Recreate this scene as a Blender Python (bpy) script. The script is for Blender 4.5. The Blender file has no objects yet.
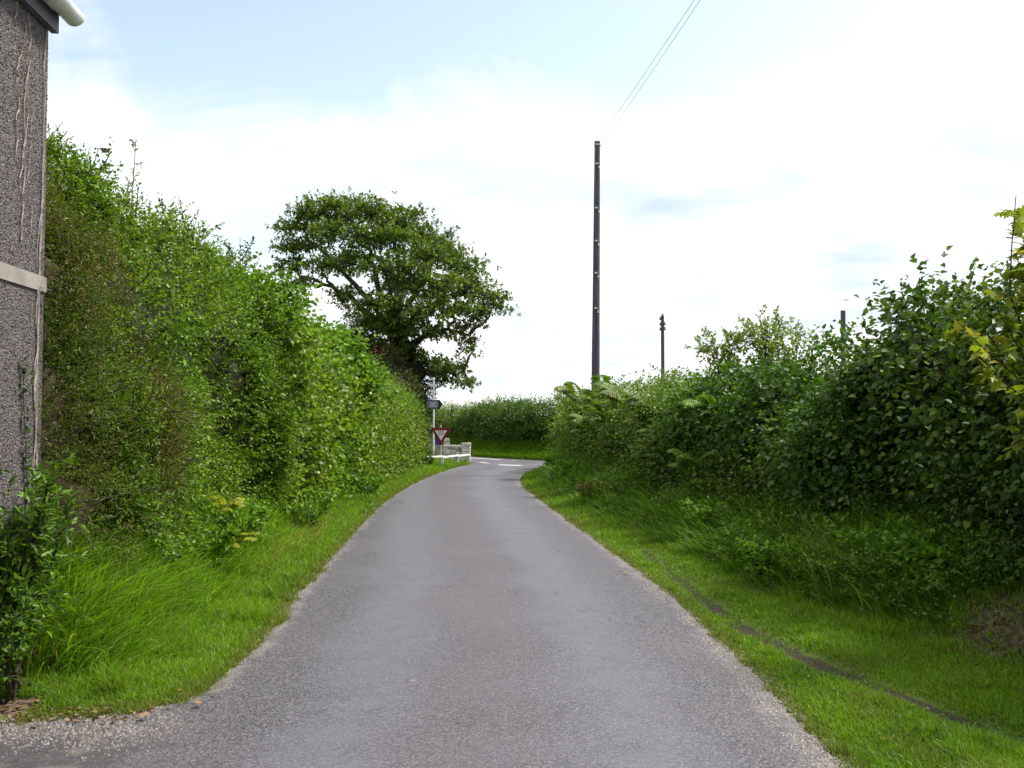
import bpy, bmesh, math, random
import numpy as np
from mathutils import Vector, Matrix

R = math.radians
rng = np.random.default_rng(11)
random.seed(5)
scene = bpy.context.scene
col = scene.collection

# ------------------------------------------------------------------ camera
FPX, CX, CY = 900.0, 512.0, 384.0
CAMH, PITCH = 1.6, math.atan(31 / 900)
cam_d = bpy.data.cameras.new('camera')
cam_d.sensor_width = 36.0
cam_d.lens = 36.0 * FPX / 1024
cam_d.clip_start = 0.05
cam_d.clip_end = 6000
cam = bpy.data.objects.new('camera', cam_d)
col.objects.link(cam)
cam.location = (0, 0, CAMH)
cam.rotation_euler = (R(90) + PITCH, 0, 0)
scene.camera = cam

# ------------------------------------------------------------------ light
SUN_AZ, SUN_EL = R(76), R(56)          # azimuth clockwise from +Y (ahead, to the right)
w = bpy.data.worlds.new('World')
scene.world = w
w.use_nodes = True
nt = w.node_tree
nt.nodes.clear()
def N(t, tree=None, **kw):
    n = (tree or nt).nodes.new(t)
    for k, v in kw.items():
        setattr(n, k, v)
    return n
out = N('ShaderNodeOutputWorld')
bg = N('ShaderNodeBackground')
bg.inputs['Strength'].default_value = 0.09
sky = N('ShaderNodeTexSky', sky_type='NISHITA', sun_disc=False)
sky.sun_elevation = SUN_EL
sky.sun_rotation = SUN_AZ
sky.air_density = 1.0
sky.dust_density = 1.5
tc = N('ShaderNodeTexCoord')
sep = N('ShaderNodeSeparateXYZ')
nt.links.new(tc.outputs['Generated'], sep.inputs[0])
def M(op, a, b=None, c=None, clamp=False):
    n = N('ShaderNodeMath', operation=op, use_clamp=clamp)
    for i, v in enumerate((a, b, c)):
        if v is None:
            continue
        if isinstance(v, (int, float)):
            n.inputs[i].default_value = v
        else:
            nt.links.new(v, n.inputs[i])
    return n.outputs[0]
# clouds: noise on a flat cloud deck
zc = M('ADD', M('MAXIMUM', sep.outputs['Z'], 0.0), 0.16)
cx = M('DIVIDE', sep.outputs['X'], zc)
cy = M('DIVIDE', sep.outputs['Y'], zc)
cmb = N('ShaderNodeCombineXYZ')
nt.links.new(cx, cmb.inputs[0]); nt.links.new(cy, cmb.inputs[1])
mp = N('ShaderNodeMapping')
mp.inputs['Location'].default_value = (1.3, 4.3, 2.0)
nt.links.new(cmb.outputs[0], mp.inputs['Vector'])
n1 = N('ShaderNodeTexNoise')
n1.inputs['Scale'].default_value = 1.1
n1.inputs['Detail'].default_value = 9
n1.inputs['Roughness'].default_value = 0.64
n1.inputs['Distortion'].default_value = 0.9
nt.links.new(mp.outputs[0], n1.inputs['Vector'])
# a clearing in the cloud deck ahead, above
vd = N('ShaderNodeVectorMath', operation='DISTANCE')
mpd = N('ShaderNodeMapping')
mpd.inputs['Scale'].default_value = (0.66, 1.5, 1)
nt.links.new(cmb.outputs[0], mpd.inputs['Vector'])
nt.links.new(mpd.outputs[0], vd.inputs[0])
vd.inputs[1].default_value = (0.12 * 0.66, 1.50 * 1.5, 0)
hole = M('SUBTRACT', 1.0, M('DIVIDE', vd.outputs['Value'], 0.9), clamp=True)
n2 = N('ShaderNodeTexNoise')
n2.inputs['Scale'].default_value = 2.6
n2.inputs['Detail'].default_value = 6
nt.links.new(mp.outputs[0], n2.inputs['Vector'])
mp3 = N('ShaderNodeMapping'); mp3.inputs['Scale'].default_value = (1.0, 2.2, 1); mp3.inputs['Location'].default_value = (5.2, .7, 0)
nt.links.new(cmb.outputs[0], mp3.inputs['Vector'])
n3 = N('ShaderNodeTexNoise'); n3.inputs['Scale'].default_value = 1.9; n3.inputs['Detail'].default_value = 7; n3.inputs['Distortion'].default_value = .5
nt.links.new(mp3.outputs[0], n3.inputs['Vector'])
wisp = M('MULTIPLY', M('SUBTRACT', n3.outputs['Fac'], 0.55, clamp=True), 0.9)
cl = M('SUBTRACT', M('SUBTRACT', n1.outputs['Fac'], M('MULTIPLY', hole, 0.62)), wisp)
ramp = N('ShaderNodeMapRange')
ramp.inputs['From Min'].default_value = 0.24
ramp.inputs['From Max'].default_value = 0.44
ramp.inputs['To Min'].default_value = 0.0
ramp.inputs['To Max'].default_value = 1.0
nt.links.new(cl, ramp.inputs['Value'])
mix = N('ShaderNodeMix', data_type='RGBA')
skyb = N('ShaderNodeMix', data_type='RGBA', blend_type='MULTIPLY')
skyb.inputs['Factor'].default_value = 1.0
nt.links.new(sky.outputs[0], skyb.inputs['A'])
skyb.inputs['B'].default_value = (3.2, 2.75, 2.1, 1)
nt.links.new(ramp.outputs[0], mix.inputs['Factor'])
nt.links.new(skyb.outputs['Result'], mix.inputs['A'])
cr = N('ShaderNodeMix', data_type='RGBA')
cr.inputs['A'].default_value = (6.0, 7.2, 8.1, 1)
cr.inputs['B'].default_value = (10.6, 10.4, 10.5, 1)
nt.links.new(M('MULTIPLY_ADD', n2.outputs['Fac'], 2.4, -0.55, clamp=True), cr.inputs['Factor'])
nt.links.new(cr.outputs['Result'], mix.inputs['B'])
nt.links.new(mix.outputs['Result'], bg.inputs['Color'])
nt.links.new(bg.outputs[0], out.inputs[0])

sl = bpy.data.lights.new('sun', 'SUN')
sl.energy = 5.0
sl.angle = R(11)
sl.color = (1.0, 0.96, 0.88)
so = bpy.data.objects.new('sun', sl)
col.objects.link(so)
sdir = Vector((math.cos(SUN_EL) * math.sin(SUN_AZ), math.cos(SUN_EL) * math.cos(SUN_AZ), math.sin(SUN_EL)))
so.rotation_euler = sdir.to_track_quat('Z', 'Y').to_euler()
vs = scene.view_settings
vs.view_transform = 'Standard'
vs.look = 'None'
vs.exposure = 0.46
vs.gamma = 1.0

# ------------------------------------------------------------------ helpers
def at(px, py, Y):
    """world point seen at a pixel, Y metres ahead"""
    u, v = (px - CX) / FPX, (CY - py) / FPX
    dy = math.cos(PITCH) - v * math.sin(PITCH)
    dz = math.sin(PITCH) + v * math.cos(PITCH)
    k = Y / dy
    return np.array((u * k, Y, CAMH + dz * k))

def tag(o, label=None, cat=None, group=None, kind=None):
    if label: o['label'] = label
    if cat: o['category'] = cat
    if group: o['group'] = group
    if kind: o['kind'] = kind
    return o

def empty(name, loc, label, cat, group=None, rz=0):
    o = bpy.data.objects.new(name, None)
    col.objects.link(o)
    o.location = loc
    o.rotation_euler = (0, 0, rz)
    o.empty_display_size = 0.2
    return tag(o, label, cat, group)

def link(name, me, mat, parent=None, world=True):
    if mat is not None:
        me.materials.clear()
        for m in (mat if isinstance(mat, (list, tuple)) else [mat]):
            me.materials.append(m)
    o = bpy.data.objects.new(name, me)
    col.objects.link(o)
    if parent is not None:
        o.parent = parent
        if world:      # the mesh was made in world coordinates
            o.matrix_parent_inverse = (Matrix.Translation(parent.location) @ parent.rotation_euler.to_matrix().to_4x4()).inverted()
    return o

def copy_thing(root, loc, rz=0, label=None, group=None):
    r = root.copy(); col.objects.link(r)
    r.location = loc; r.rotation_euler = (0, 0, rz)
    if label: r['label'] = label
    if group: r['group'] = group
    for ch in root.children:
        c = ch.copy(); col.objects.link(c); c.parent = r
    return r

def np_mesh(name, V, F, colr=None, attrs=None, smooth=False):
    """V (n,3); F (m,k) index array with a constant k"""
    V = np.ascontiguousarray(V, dtype=np.float32)
    F = np.ascontiguousarray(F, dtype=np.int32)
    me = bpy.data.meshes.new(name)
    me.vertices.add(len(V)); me.vertices.foreach_set('co', V.ravel())
    me.loops.add(F.size); me.loops.foreach_set('vertex_index', F.ravel())
    me.polygons.add(len(F))
    me.polygons.foreach_set('loop_start', np.arange(0, F.size, F.shape[1], dtype=np.int32))
    if smooth:
        me.polygons.foreach_set('use_smooth', np.ones(len(F), dtype=bool))
    me.update(calc_edges=True)
    if colr is not None:
        a = me.attributes.new('col', 'FLOAT_COLOR', 'POINT')
        c = np.ones((len(V), 4), dtype=np.float32); c[:, :3] = colr
        a.data.foreach_set('color', c.ravel())
    for k, v in (attrs or {}).items():
        a = me.attributes.new(k, 'FLOAT', 'POINT')
        a.data.foreach_set('value', np.ascontiguousarray(v, dtype=np.float32))
    return me

def nrm(a):
    return a / np.maximum(np.linalg.norm(a, axis=-1, keepdims=True), 1e-9)

_tab = np.random.default_rng(3).random((64, 64, 64)).astype(np.float32)
def vnoise(P, scale=1.0, octaves=3):
    """value noise 0..1"""
    P = np.asarray(P, dtype=np.float64) * scale + 100.37
    out_, amp, tot = 0, 1.0, 0
    for o in range(octaves):
        i = np.floor(P).astype(int); f = P - i; f = f * f * (3 - 2 * f)
        i &= 63; j = (i + 1) & 63
        x0, y0, z0 = i[..., 0], i[..., 1], i[..., 2]; x1, y1, z1 = j[..., 0], j[..., 1], j[..., 2]
        fx, fy, fz = f[..., 0], f[..., 1], f[..., 2]
        def L(a, b, t): return a + (b - a) * t
        v = L(L(L(_tab[x0, y0, z0], _tab[x1, y0, z0], fx), L(_tab[x0, y1, z0], _tab[x1, y1, z0], fx), fy),
              L(L(_tab[x0, y0, z1], _tab[x1, y0, z1], fx), L(_tab[x0, y1, z1], _tab[x1, y1, z1], fx), fy), fz)
        out_ = out_ + v * amp; tot += amp; amp *= .5; P = P * 2.03 + 7.1
    return out_ / tot

def ss(x, a, b):
    t = np.clip((x - a) / (b - a), 0, 1)
    return t * t * (3 - 2 * t)

# ---- materials
def new_mat(name):
    m = bpy.data.materials.new(name); m.use_nodes = True
    t = m.node_tree; t.nodes.clear()
    o = t.nodes.new('ShaderNodeOutputMaterial')
    return m, t, o

def leaf_mat(name, transl=0.3, rough=0.45, spec=0.4, tint=(1.15, 1.25, 0.55)):
    m, t, o = new_mat(name)
    a = N('ShaderNodeAttribute', t, attribute_name='col')
    p = N('ShaderNodeBsdfPrincipled', t)
    p.inputs['Roughness'].default_value = rough
    p.inputs['Specular IOR Level'].default_value = spec
    t.links.new(a.outputs['Color'], p.inputs['Base Color'])
    tr = N('ShaderNodeBsdfTranslucent', t)
    mu = N('ShaderNodeMix', t, data_type='RGBA', blend_type='MULTIPLY')
    mu.inputs['Factor'].default_value = 1
    t.links.new(a.outputs['Color'], mu.inputs['A'])
    mu.inputs['B'].default_value = (*tint, 1)
    t.links.new(mu.outputs['Result'], tr.inputs['Color'])
    mx = N('ShaderNodeMixShader', t)
    mx.inputs[0].default_value = transl
    t.links.new(p.outputs[0], mx.inputs[1]); t.links.new(tr.outputs[0], mx.inputs[2])
    t.links.new(mx.outputs[0], o.inputs[0])
    return m

def noise_mat(name, c1, c2, scale=8, rough=0.8, bump=0.3, detail=6, spec=0.3, c3=None, vor=None, bdist=0.01, stretch=None):
    m, t, o = new_mat(name)
    tc_ = N('ShaderNodeTexCoord', t)
    src = tc_.outputs['Object']
    if stretch:
        mp_ = N('ShaderNodeMapping', t); mp_.inputs['Scale'].default_value = stretch
        t.links.new(src, mp_.inputs['Vector']); src = mp_.outputs[0]
    n = N('ShaderNodeTexNoise', t)
    n.inputs['Scale'].default_value = scale; n.inputs['Detail'].default_value = detail
    t.links.new(src, n.inputs['Vector'])
    r = N('ShaderNodeValToRGB', t)
    r.color_ramp.elements[0].position = .35; r.color_ramp.elements[0].color = (*c1, 1)
    r.color_ramp.elements[1].position = .68; r.color_ramp.elements[1].color = (*c2, 1)
    if c3:
        e = r.color_ramp.elements.new(.52); e.color = (*c3, 1)
    t.links.new(n.outputs['Fac'], r.inputs['Fac'])
    p = N('ShaderNodeBsdfPrincipled', t)
    p.inputs['Roughness'].default_value = rough
    p.inputs['Specular IOR Level'].default_value = spec
    t.links.new(r.outputs[0], p.inputs['Base Color'])
    b = N('ShaderNodeBump', t); b.inputs['Strength'].default_value = bump; b.inputs['Distance'].default_value = bdist
    t.links.new(n.outputs['Fac'], b.inputs['Height'])
    t.links.new(b.outputs[0], p.inputs['Normal'])
    t.links.new(p.outputs[0], o.inputs[0])
    return m

MAT = {}
MAT['leaf'] = leaf_mat('leaf', 0.36, 0.45, 0.34)
MAT['leaf_dark'] = leaf_mat('leaf_dark', 0.32, 0.48, 0.30)
MAT['oak_leaf'] = leaf_mat('oak_leaf', 0.32, 0.5, 0.35)
MAT['grass'] = leaf_mat('grass', 0.42, 0.42, 0.32, (1.2, 1.3, 0.5))
MAT['twig'] = noise_mat('twig', (.016, .017, .008), (.040, .036, .018), 25, .9, .6)  # stem brown, darkened to paint shade where hedge cores show through
MAT['bark'] = noise_mat('bark', (.05, .042, .035), (.13, .11, .09), 9, .9, .8, stretch=(1, 1, .25), bdist=.03)
MAT['pole_wood'] = noise_mat('pole_wood', (.046, .038, .062), (.095, .080, .118), 22, .75, .3, stretch=(1, 1, .06))
MAT['white_paint'] = noise_mat('white_paint', (.62, .62, .60), (.82, .82, .80), 14, .5, .1)
MAT['galv'] = noise_mat('galvanised_steel', (.32, .33, .34), (.48, .49, .50), 30, .45, .1)
MAT['stone'] = noise_mat('stone', (.20, .19, .17), (.80, .78, .74), 6, .9, .6, c3=(.55, .53, .49), bdist=.02)
MAT['ceramic'] = noise_mat('ceramic', (.10, .06, .05), (.16, .09, .07), 30, .25, .05)
MAT['wire'] = noise_mat('wire', (.34, .34, .36), (.44, .44, .46), 30, .5, .05)
MAT['dead_leaf'] = noise_mat('dead_leaf', (.16, .08, .03), (.34, .20, .08), 40, .8, .3)

# ---- palettes : colour of each leaf
def palette(n, cols, weights=None, jitter=.16, P=None, patch=None, green=True):
    cols = np.array(cols)
    k = rng.choice(len(cols), n, p=weights)
    c = cols[k] * (1 + rng.normal(0, jitter, (n, 1)))
    if P is not None and patch is not None:      # slow drift of hue along the plant
        t = ss(vnoise(P, 0.8, 2), .35, .65)[:, None]
        c = c * (1 - t) + c * np.array(patch) * t
    return np.clip(c * (1.06, 1.02, .70) if green else c, .004, .9)

# ---- leaf meshes
SIMPLE = np.array([(0, 0, 0), (.28, .27, .07), (.62, .24, .05), (1, 0, -.10), (.62, -.24, .05), (.28, -.27, .07)], float)
NARROW = np.array([(0, 0, 0), (.3, .14, .04), (.65, .12, .02), (1, 0, -.10), (.65, -.12, .02), (.3, -.14, .04)], float)
HEART = np.array([(.04, 0, 0), (.02, .30, .10), (.45, .40, .09), (1, 0, -.16), (.45, -.40, .09), (.02, -.30, .10)], float)
LF2 = np.array([(0, 1, 2, 3), (0, 3, 4, 5)])
LOBED = np.array([(0, 0, 0), (-.05, .28, .04), (.22, .24, .03), (.28, .52, -.02), (.48, .26, .04), (.62, .36, 0), (.62, .14, .03), (1, 0, -.08),
                  (.62, -.14, .03), (.62, -.36, 0), (.48, -.26, .04), (.28, -.52, -.02), (.22, -.24, .03), (-.05, -.28, .04)], float)
LF8 = np.array([(0, 1, 2, 2), (0, 2, 3, 4), (0, 4, 5, 6), (0, 6, 7, 7), (0, 7, 8, 8), (0, 8, 9, 10), (0, 10, 11, 12), (0, 12, 13, 13)])
LOBEDF = np.array([(0, 1, 2), (2, 3, 4), (0, 2, 4), (4, 5, 6), (0, 4, 6), (0, 6, 7), (0, 7, 8), (0, 8, 10), (8, 9, 10), (0, 10, 12), (10, 11, 12), (0, 12, 13)])
SH = {'simple': (SIMPLE, LF2), 'narrow': (NARROW, LF2), 'heart': (HEART, LF2), 'lobed': (LOBED, LOBEDF)}

def leaves(name, P, A, Nn, size, colr, shape='simple'):
    T, F = SH[shape]
    A = nrm(A); B = nrm(np.cross(Nn, A)); Nn = np.cross(A, B)
    s = np.asarray(size).reshape(-1, 1, 1)
    curl = rng.normal(1, .6, (len(P), 1, 1))
    V = P[:, None, :] + s * (T[None, :, 0:1] * A[:, None, :] + T[None, :, 1:2] * B[:, None, :] + curl * T[None, :, 2:3] * Nn[:, None, :])
    n, k = len(P), len(T)
    FF = (F[None] + (np.arange(n) * k)[:, None, None]).reshape(-1, F.shape[1])
    return np_mesh(name, V.reshape(-1, 3), FF, np.repeat(colr, k, axis=0))

UP = np.array((0, 0, 1.0))
def sprigs(P, D, L, K, size, droop=.15, flat=.45, spread=.9, taper=.35):
    """K leaves along each sprig -> leaf origins, axes, normals, sizes, sprig index"""
    D = nrm(D); n = len(P)
    ref = nrm(np.cross(D, UP) + rng.normal(0, .02, (n, 3)))
    ref2 = np.cross(D, ref)
    ph = rng.random(n) * 6.28
    Ps, As, Ns, Ss, Is = [], [], [], [], []
    for k in range(K):
        t = (k + .6) / K
        ang = (ph + k * 2.4)[:, None]
        S = ref * np.cos(ang) + ref2 * np.sin(ang)
        p = P + D * (L * t)[:, None] + UP * (-droop * L * t * t)[:, None]
        ax = nrm(D * (.35 + .6 * t) + S * spread * (1 - .5 * t) - UP * droop + rng.normal(0, .18, (n, 3)))
        nn = nrm(UP * 1.0 + D * .15 + rng.normal(0, flat, (n, 3)))
        Ps.append(p); As.append(ax); Ns.append(nn)
        Ss.append(size * (1 - taper * t) * rng.uniform(.6, 1.3, n)); Is.append(np.arange(n))
    return np.concatenate(Ps), np.concatenate(As), np.concatenate(Ns), np.concatenate(Ss), np.concatenate(Is)

# ---- tubes
def tube_np(pts, rad, sides=6):
    pts = np.asarray(pts, float); n = len(pts)
    rad = np.broadcast_to(np.asarray(rad, float), (n,))
    tan = nrm(np.gradient(pts, axis=0))
    ref = np.array((0, 0, 1.0)) if abs(tan[0, 2]) < .9 else np.array((1.0, 0, 0))
    V = []
    for i in range(n):
        a = nrm(np.cross(tan[i], ref)); b = np.cross(tan[i], a)
        th = np.arange(sides) * 2 * math.pi / sides
        V.append(pts[i] + rad[i] * (np.cos(th)[:, None] * a + np.sin(th)[:, None] * b))
    V = np.concatenate(V)
    F = []
    for i in range(n - 1):
        for j in range(sides):
            k = (j + 1) % sides
            F.append((i * sides + j, i * sides + k, (i + 1) * sides + k, (i + 1) * sides + j))
    return V, F

class MB:
    """collects tubes and boxes into one mesh"""
    def __init__(s): s.V = []; s.F = []; s.n = 0
    def add(s, V, F):
        V = [tuple(v) for v in V]
        s.V += V; s.F += [tuple(int(i) + s.n for i in f) for f in F]; s.n += len(V)
    def tube(s, pts, rad, sides=6, cap=True):
        V, F = tube_np(pts, rad, sides)
        if cap:
            F = F + [tuple(range(sides))[::-1], tuple(range(len(V) - sides, len(V)))]
        s.add(V, F)
    def box(s, c, size, rz=0, jit=0, tilt=0):
        c = np.array(c, float); h = np.array(size, float) / 2
        V = np.array([(x, y, z) for x in (-1, 1) for y in (-1, 1) for z in (-1, 1)], float) * h
        if jit: V += rng.uniform(-jit, jit, V.shape)
        cs, sn = math.cos(rz), math.sin(rz)
        V = V @ np.array([(cs, sn, 0), (-sn, cs, 0), (0, 0, 1)])
        s.add(V + c, [(0, 1, 3, 2), (4, 6, 7, 5), (0, 4, 5, 1), (2, 3, 7, 6), (0, 2, 6, 4), (1, 5, 7, 3)])
    def prism(s, poly, y0, y1, frame=None):
        """poly in (x,z), extruded along y; frame=(origin, ax, ay, az)"""
        n = len(poly)
        V = [(p[0], y0, p[1]) for p in poly] + [(p[0], y1, p[1]) for p in poly]
        if frame:
            o_, ax, ay, az = [np.array(v, float) for v in frame]
            V = [tuple(o_ + ax * v[0] + ay * v[1] + az * v[2]) for v in V]
        s.add(V, [tuple(range(n)), tuple(range(n, 2 * n))[::-1]] + [(i, i + n, (i + 1) % n + n, (i + 1) % n) for i in range(n)])
    def build(s, name, mat, parent=None, smooth=False, bevel=0, world=True):
        me = bpy.data.meshes.new(name); me.from_pydata(s.V, [], s.F); me.update()
        bm = bmesh.new(); bm.from_mesh(me)
        bmesh.ops.recalc_face_normals(bm, faces=bm.faces)
        if bevel:
            bmesh.ops.bevel(bm, geom=[e for e in bm.edges], offset=bevel, segments=2, affect='EDGES')
        bm.to_mesh(me); bm.free()
        if smooth:
            for p in me.polygons: p.use_smooth = True
        return link(name, me, mat, parent, world)

# ------------------------------------------------------------------ plan of the ground
LANE_L = np.array([(-9, -2.6), (4.2, -2.93), (4.55, -2.75), (4.72, -2.35), (4.80, -2.02), (5.0, -1.80), (5.3, -1.72), (5.9, -1.70), (6.8, -1.74), (7.8, -1.84),
                   (9.2, -1.92), (10.7, -2.0), (13, -2.14), (16, -2.26), (19, -2.26), (22, -2.14), (24, -1.98), (26, -1.76), (28, -1.48), (29.3, -1.28), (30.2, -1.32), (31.2, -1.7)])
LANE_R = np.array([(-9, 1.55), (4.1, 1.46), (5.5, 1.46), (7.8, 1.37), (9.5, 1.23), (11.1, 1.06), (13.5, .82), (16.9, .48), (19, .27), (20.6, .18), (22.5, .18),
                   (24, .28), (25.6, .46), (26.8, .72), (27.7, 1.10), (28.3, 1.7), (31.2, 2.2)])
def lane_l(y): return np.interp(y, LANE_L[:, 0], LANE_L[:, 1])
def lane_r(y): return np.interp(y, LANE_R[:, 0], LANE_R[:, 1])
MAIN_N = np.array([(-60, 62), (-14, 42.5), (-6, 36.2), (-3, 33.2), (-1.7, 31.6), (-.6, 30.2), (1.0, 28.2), (2.2, 27.4), (5, 26.2), (12, 24), (30, 21), (70, 16)])
MAIN_F = np.array([(-58, 67), (-12, 46.5), (-4.2, 39.2), (-2.6, 36.2), (-1.6, 34.5), (-.4, 33.0), (1.1, 31.3), (3.2, 30.3), (6, 29.4), (13, 27.6), (31, 24.8), (71, 20)])
pl = np.array([(x, y) for y, x in LANE_L] + [(x, y) for y, x in LANE_R[::-1]])
pmn = np.concatenate([MAIN_N, MAIN_F[::-1]])
def sd_poly(P, poly):
    d = np.full(len(P), 1e9); inside = np.zeros(len(P), bool)
    n = len(poly)
    for i in range(n):
        a, b = poly[i], poly[(i + 1) % n]
        e = b - a; wv = P - a
        t = np.clip((wv @ e) / (e @ e), 0, 1)
        d = np.minimum(d, np.linalg.norm(wv - t[:, None] * e, axis=1))
        c = ((a[1] > P[:, 1]) != (b[1] > P[:, 1]))
        with np.errstate(divide='ignore', invalid='ignore'):
            xi = (b[0] - a[0]) * (P[:, 1] - a[1]) / (b[1] - a[1] + 1e-12) + a[0]
        inside ^= c & (P[:, 0] < xi)
    return np.where(inside, -d, d)
def road_sd(x, y):
    P = np.stack([np.ravel(x), np.ravel(y)], 1).astype(float)
    a, b = sd_poly(P, pl), sd_poly(P, pmn)
    return np.minimum(a, b).reshape(np.shape(x))

# hedge fronts
HL = np.array([(5.9, -3.12), (8, -3.18), (11, -3.22), (15, -3.2), (19, -3.12), (22, -3.04), (25, -2.93), (27.0, -2.85)])
HR = np.array([(2, 4.7), (5, 4.15), (7, 3.85), (9, 3.55), (13, 3.1), (18, 2.6), (22, 2.15), (25, 1.75), (26.6, 1.65)])
RUT = np.array([(1.52, 10.5), (1.60, 8.6), (1.70, 6.8), (1.87, 5.9), (2.07, 5.2), (2.27, 4.65), (2.47, 4.2), (2.85, 3.3)])
def polyline_dist(x, y, pts):
    P = np.stack([np.ravel(x), np.ravel(y)], 1).astype(float); d = np.full(len(P), 1e9)
    for a, b in zip(pts[:-1], pts[1:]):
        e = b - a; wv = P - a; t = np.clip((wv @ e) / (e @ e), 0, 1)
        d = np.minimum(d, np.linalg.norm(wv - t[:, None] * e, axis=1))
    return d.reshape(np.shape(x))

def verge_w(y): return np.interp(y, [4, 5.5, 6.6, 7.8, 9, 12, 28], [2.05, 1.75, 1.35, .95, .85, .65, .5])
def height(x, y, sd=None):
    x = np.asarray(x, float); y = np.asarray(y, float)
    if sd is None: sd = road_sd(x, y)
    lane_c = .5 * (lane_l(y) + lane_r(y))
    right = (x > lane_c) & (y < 29)
    left = (x <= lane_c) & (y < 31)
    g0 = np.where(right, verge_w(y) - .1, np.where(left, .55, .25))
    g1 = np.where(right, 2.3, np.where(left, 1.5, 1.5))
    amp = np.where(left & (y > 25), .12, .42)
    h = -.06 + .06 * ss(sd, -.16, .02) + .012 * ss(sd, 0, .05) + .05 * ss(sd, .05, .7) + amp * ss(sd, g0, g1)
    P3 = np.stack([x, y, np.zeros_like(x)], -1)
    h = h + ss(sd, .05, .5) * (.03 * (vnoise(P3, 1.7, 2) - .5) + .016 * (vnoise(P3, 9, 2) - .5))
    h = h - .025 * np.exp(-(polyline_dist(x, y, RUT) / .08) ** 2)
    return h

# ------------------------------------------------------------------ ground sheet
def axis(segs):
    o_ = []
    for a, b, s in segs:
        o_.append(np.arange(a, b, s))
    return np.concatenate(o_)
xs = axis([(-2200, -300, 190), (-300, -60, 24), (-60, -12, 4), (-12, -4, .5), (-4, 5, .05), (5, 14, .5), (14, 60, 4), (60, 300, 24), (300, 2201, 190)])
ys = axis([(-60, -10, 6), (-10, 3, .6), (3, 10, .05), (10, 20, .12), (20, 38, .2), (38, 60, 1.5), (60, 300, 20), (300, 3000, 200)])
GX, GY = np.meshgrid(xs, ys)
GS = road_sd(GX, GY)
GZ = height(GX, GY, GS)
far = np.maximum(np.abs(GX) - 40, 0) + np.maximum(GY - 60, 0)
GZ = GZ - ss(far, 0, 400) * 2.5
nx, ny = len(xs), len(ys)
idx = np.arange(nx * ny).reshape(ny, nx)
F = np.stack([idx[:-1, :-1], idx[:-1, 1:], idx[1:, 1:], idx[1:, :-1]], -1).reshape(-1, 4)
V = np.stack([GX, GY, GZ], -1).reshape(-1, 3)
litter = np.exp(-(((GX - 3.25) / .5) ** 2 + ((GY - 6.0) / .65) ** 2)) + .9 * np.exp(-(((GX + 2.7) / .5) ** 2 + ((GY - 4.9) / .28) ** 2))
rut = np.exp(-(polyline_dist(GX, GY, RUT) / .08) ** 2)
me = np_mesh('ground', V, F, attrs={'sd': GS.ravel(), 'litter': litter.ravel(), 'rut': rut.ravel()}, smooth=True)
m, t, o = new_mat('soil_and_turf')
def fac(attr, t): return N('ShaderNodeAttribute', t, attribute_name=attr).outputs['Fac']
def mth(t, op, a, b=0.0, c=0.0, clamp=False):
    n = N('ShaderNodeMath', t, operation=op, use_clamp=clamp)
    for i, v in enumerate((a, b, c)):
        if isinstance(v, (int, float)): n.inputs[i].default_value = v
        else: t.links.new(v, n.inputs[i])
    return n.outputs[0]
def mixc(t, f, a, b, bt='MIX'):
    n = N('ShaderNodeMix', t, data_type='RGBA', blend_type=bt)
    for k, v in (('Factor', f), ('A', a), ('B', b)):
        if isinstance(v, (int, float)): n.inputs[k].default_value = v
        elif isinstance(v, tuple): n.inputs[k].default_value = (*v, 1)
        else: t.links.new(v, n.inputs[k])
    return n.outputs['Result']
def noise(t, scale, detail=4, vec=None, rough=.5):
    n = N('ShaderNodeTexNoise', t); n.inputs['Scale'].default_value = scale; n.inputs['Detail'].default_value = detail
    n.inputs['Roughness'].default_value = rough
    if vec is None:
        vec = N('ShaderNodeTexCoord', t).outputs['Object']
    t.links.new(vec, n.inputs['Vector'])
    return n.outputs['Fac']
def smap(t, v, a, b, lo=0.0, hi=1.0):
    n = N('ShaderNodeMapRange', t, interpolation_type='SMOOTHSTEP')
    n.inputs['From Min'].default_value = a; n.inputs['From Max'].default_value = b
    n.inputs['To Min'].default_value = lo; n.inputs['To Max'].default_value = hi
    t.links.new(v, n.inputs['Value'])
    return n.outputs[0]
big = noise(t, 1.3, 5); fine = noise(t, 26, 5); grit = noise(t, 90, 3)
turf = mixc(t, smap(t, fine, .35, .65), (.055, .09, .014), (.10, .15, .024))
turf = mixc(t, smap(t, big, .4, .7), turf, (.07, .085, .022))
soil = mixc(t, smap(t, fine, .4, .6), (.07, .05, .035), (.15, .115, .085))
gritc = mixc(t, smap(t, grit, .4, .6), (.10, .085, .075), (.27, .235, .21))
edge = mth(t, 'ADD', fac('sd', t), mth(t, 'MULTIPLY', mth(t, 'SUBTRACT', noise(t, 6, 5), .5), .22))
c = mixc(t, smap(t, edge, .0, .07), gritc, turf)
lit = mth(t, 'ADD', fac('litter', t), mth(t, 'MULTIPLY', mth(t, 'SUBTRACT', noise(t, 5, 5), .5), 1.2))
c = mixc(t, smap(t, lit, .45, .75), c, soil)
rt = mth(t, 'ADD', fac('rut', t), mth(t, 'MULTIPLY', mth(t, 'SUBTRACT', noise(t, 7, 5), .5), .9))
c = mixc(t, smap(t, rt, .45, .8), c, (.045, .036, .026))
p = N('ShaderNodeBsdfPrincipled', t); p.inputs['Roughness'].default_value = .95; p.inputs['Specular IOR Level'].default_value = .15
t.links.new(c, p.inputs['Base Color'])
b = N('ShaderNodeBump', t); b.inputs['Strength'].default_value = .6; b.inputs['Distance'].default_value = .02
t.links.new(mth(t, 'ADD', fine, grit), b.inputs['Height']); t.links.new(b.outputs[0], p.inputs['Normal'])
t.links.new(p.outputs[0], o.inputs[0])
tag(link('ground', me, m), 'green and brown earth under verges, banks and fields', None, kind='structure')

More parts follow.
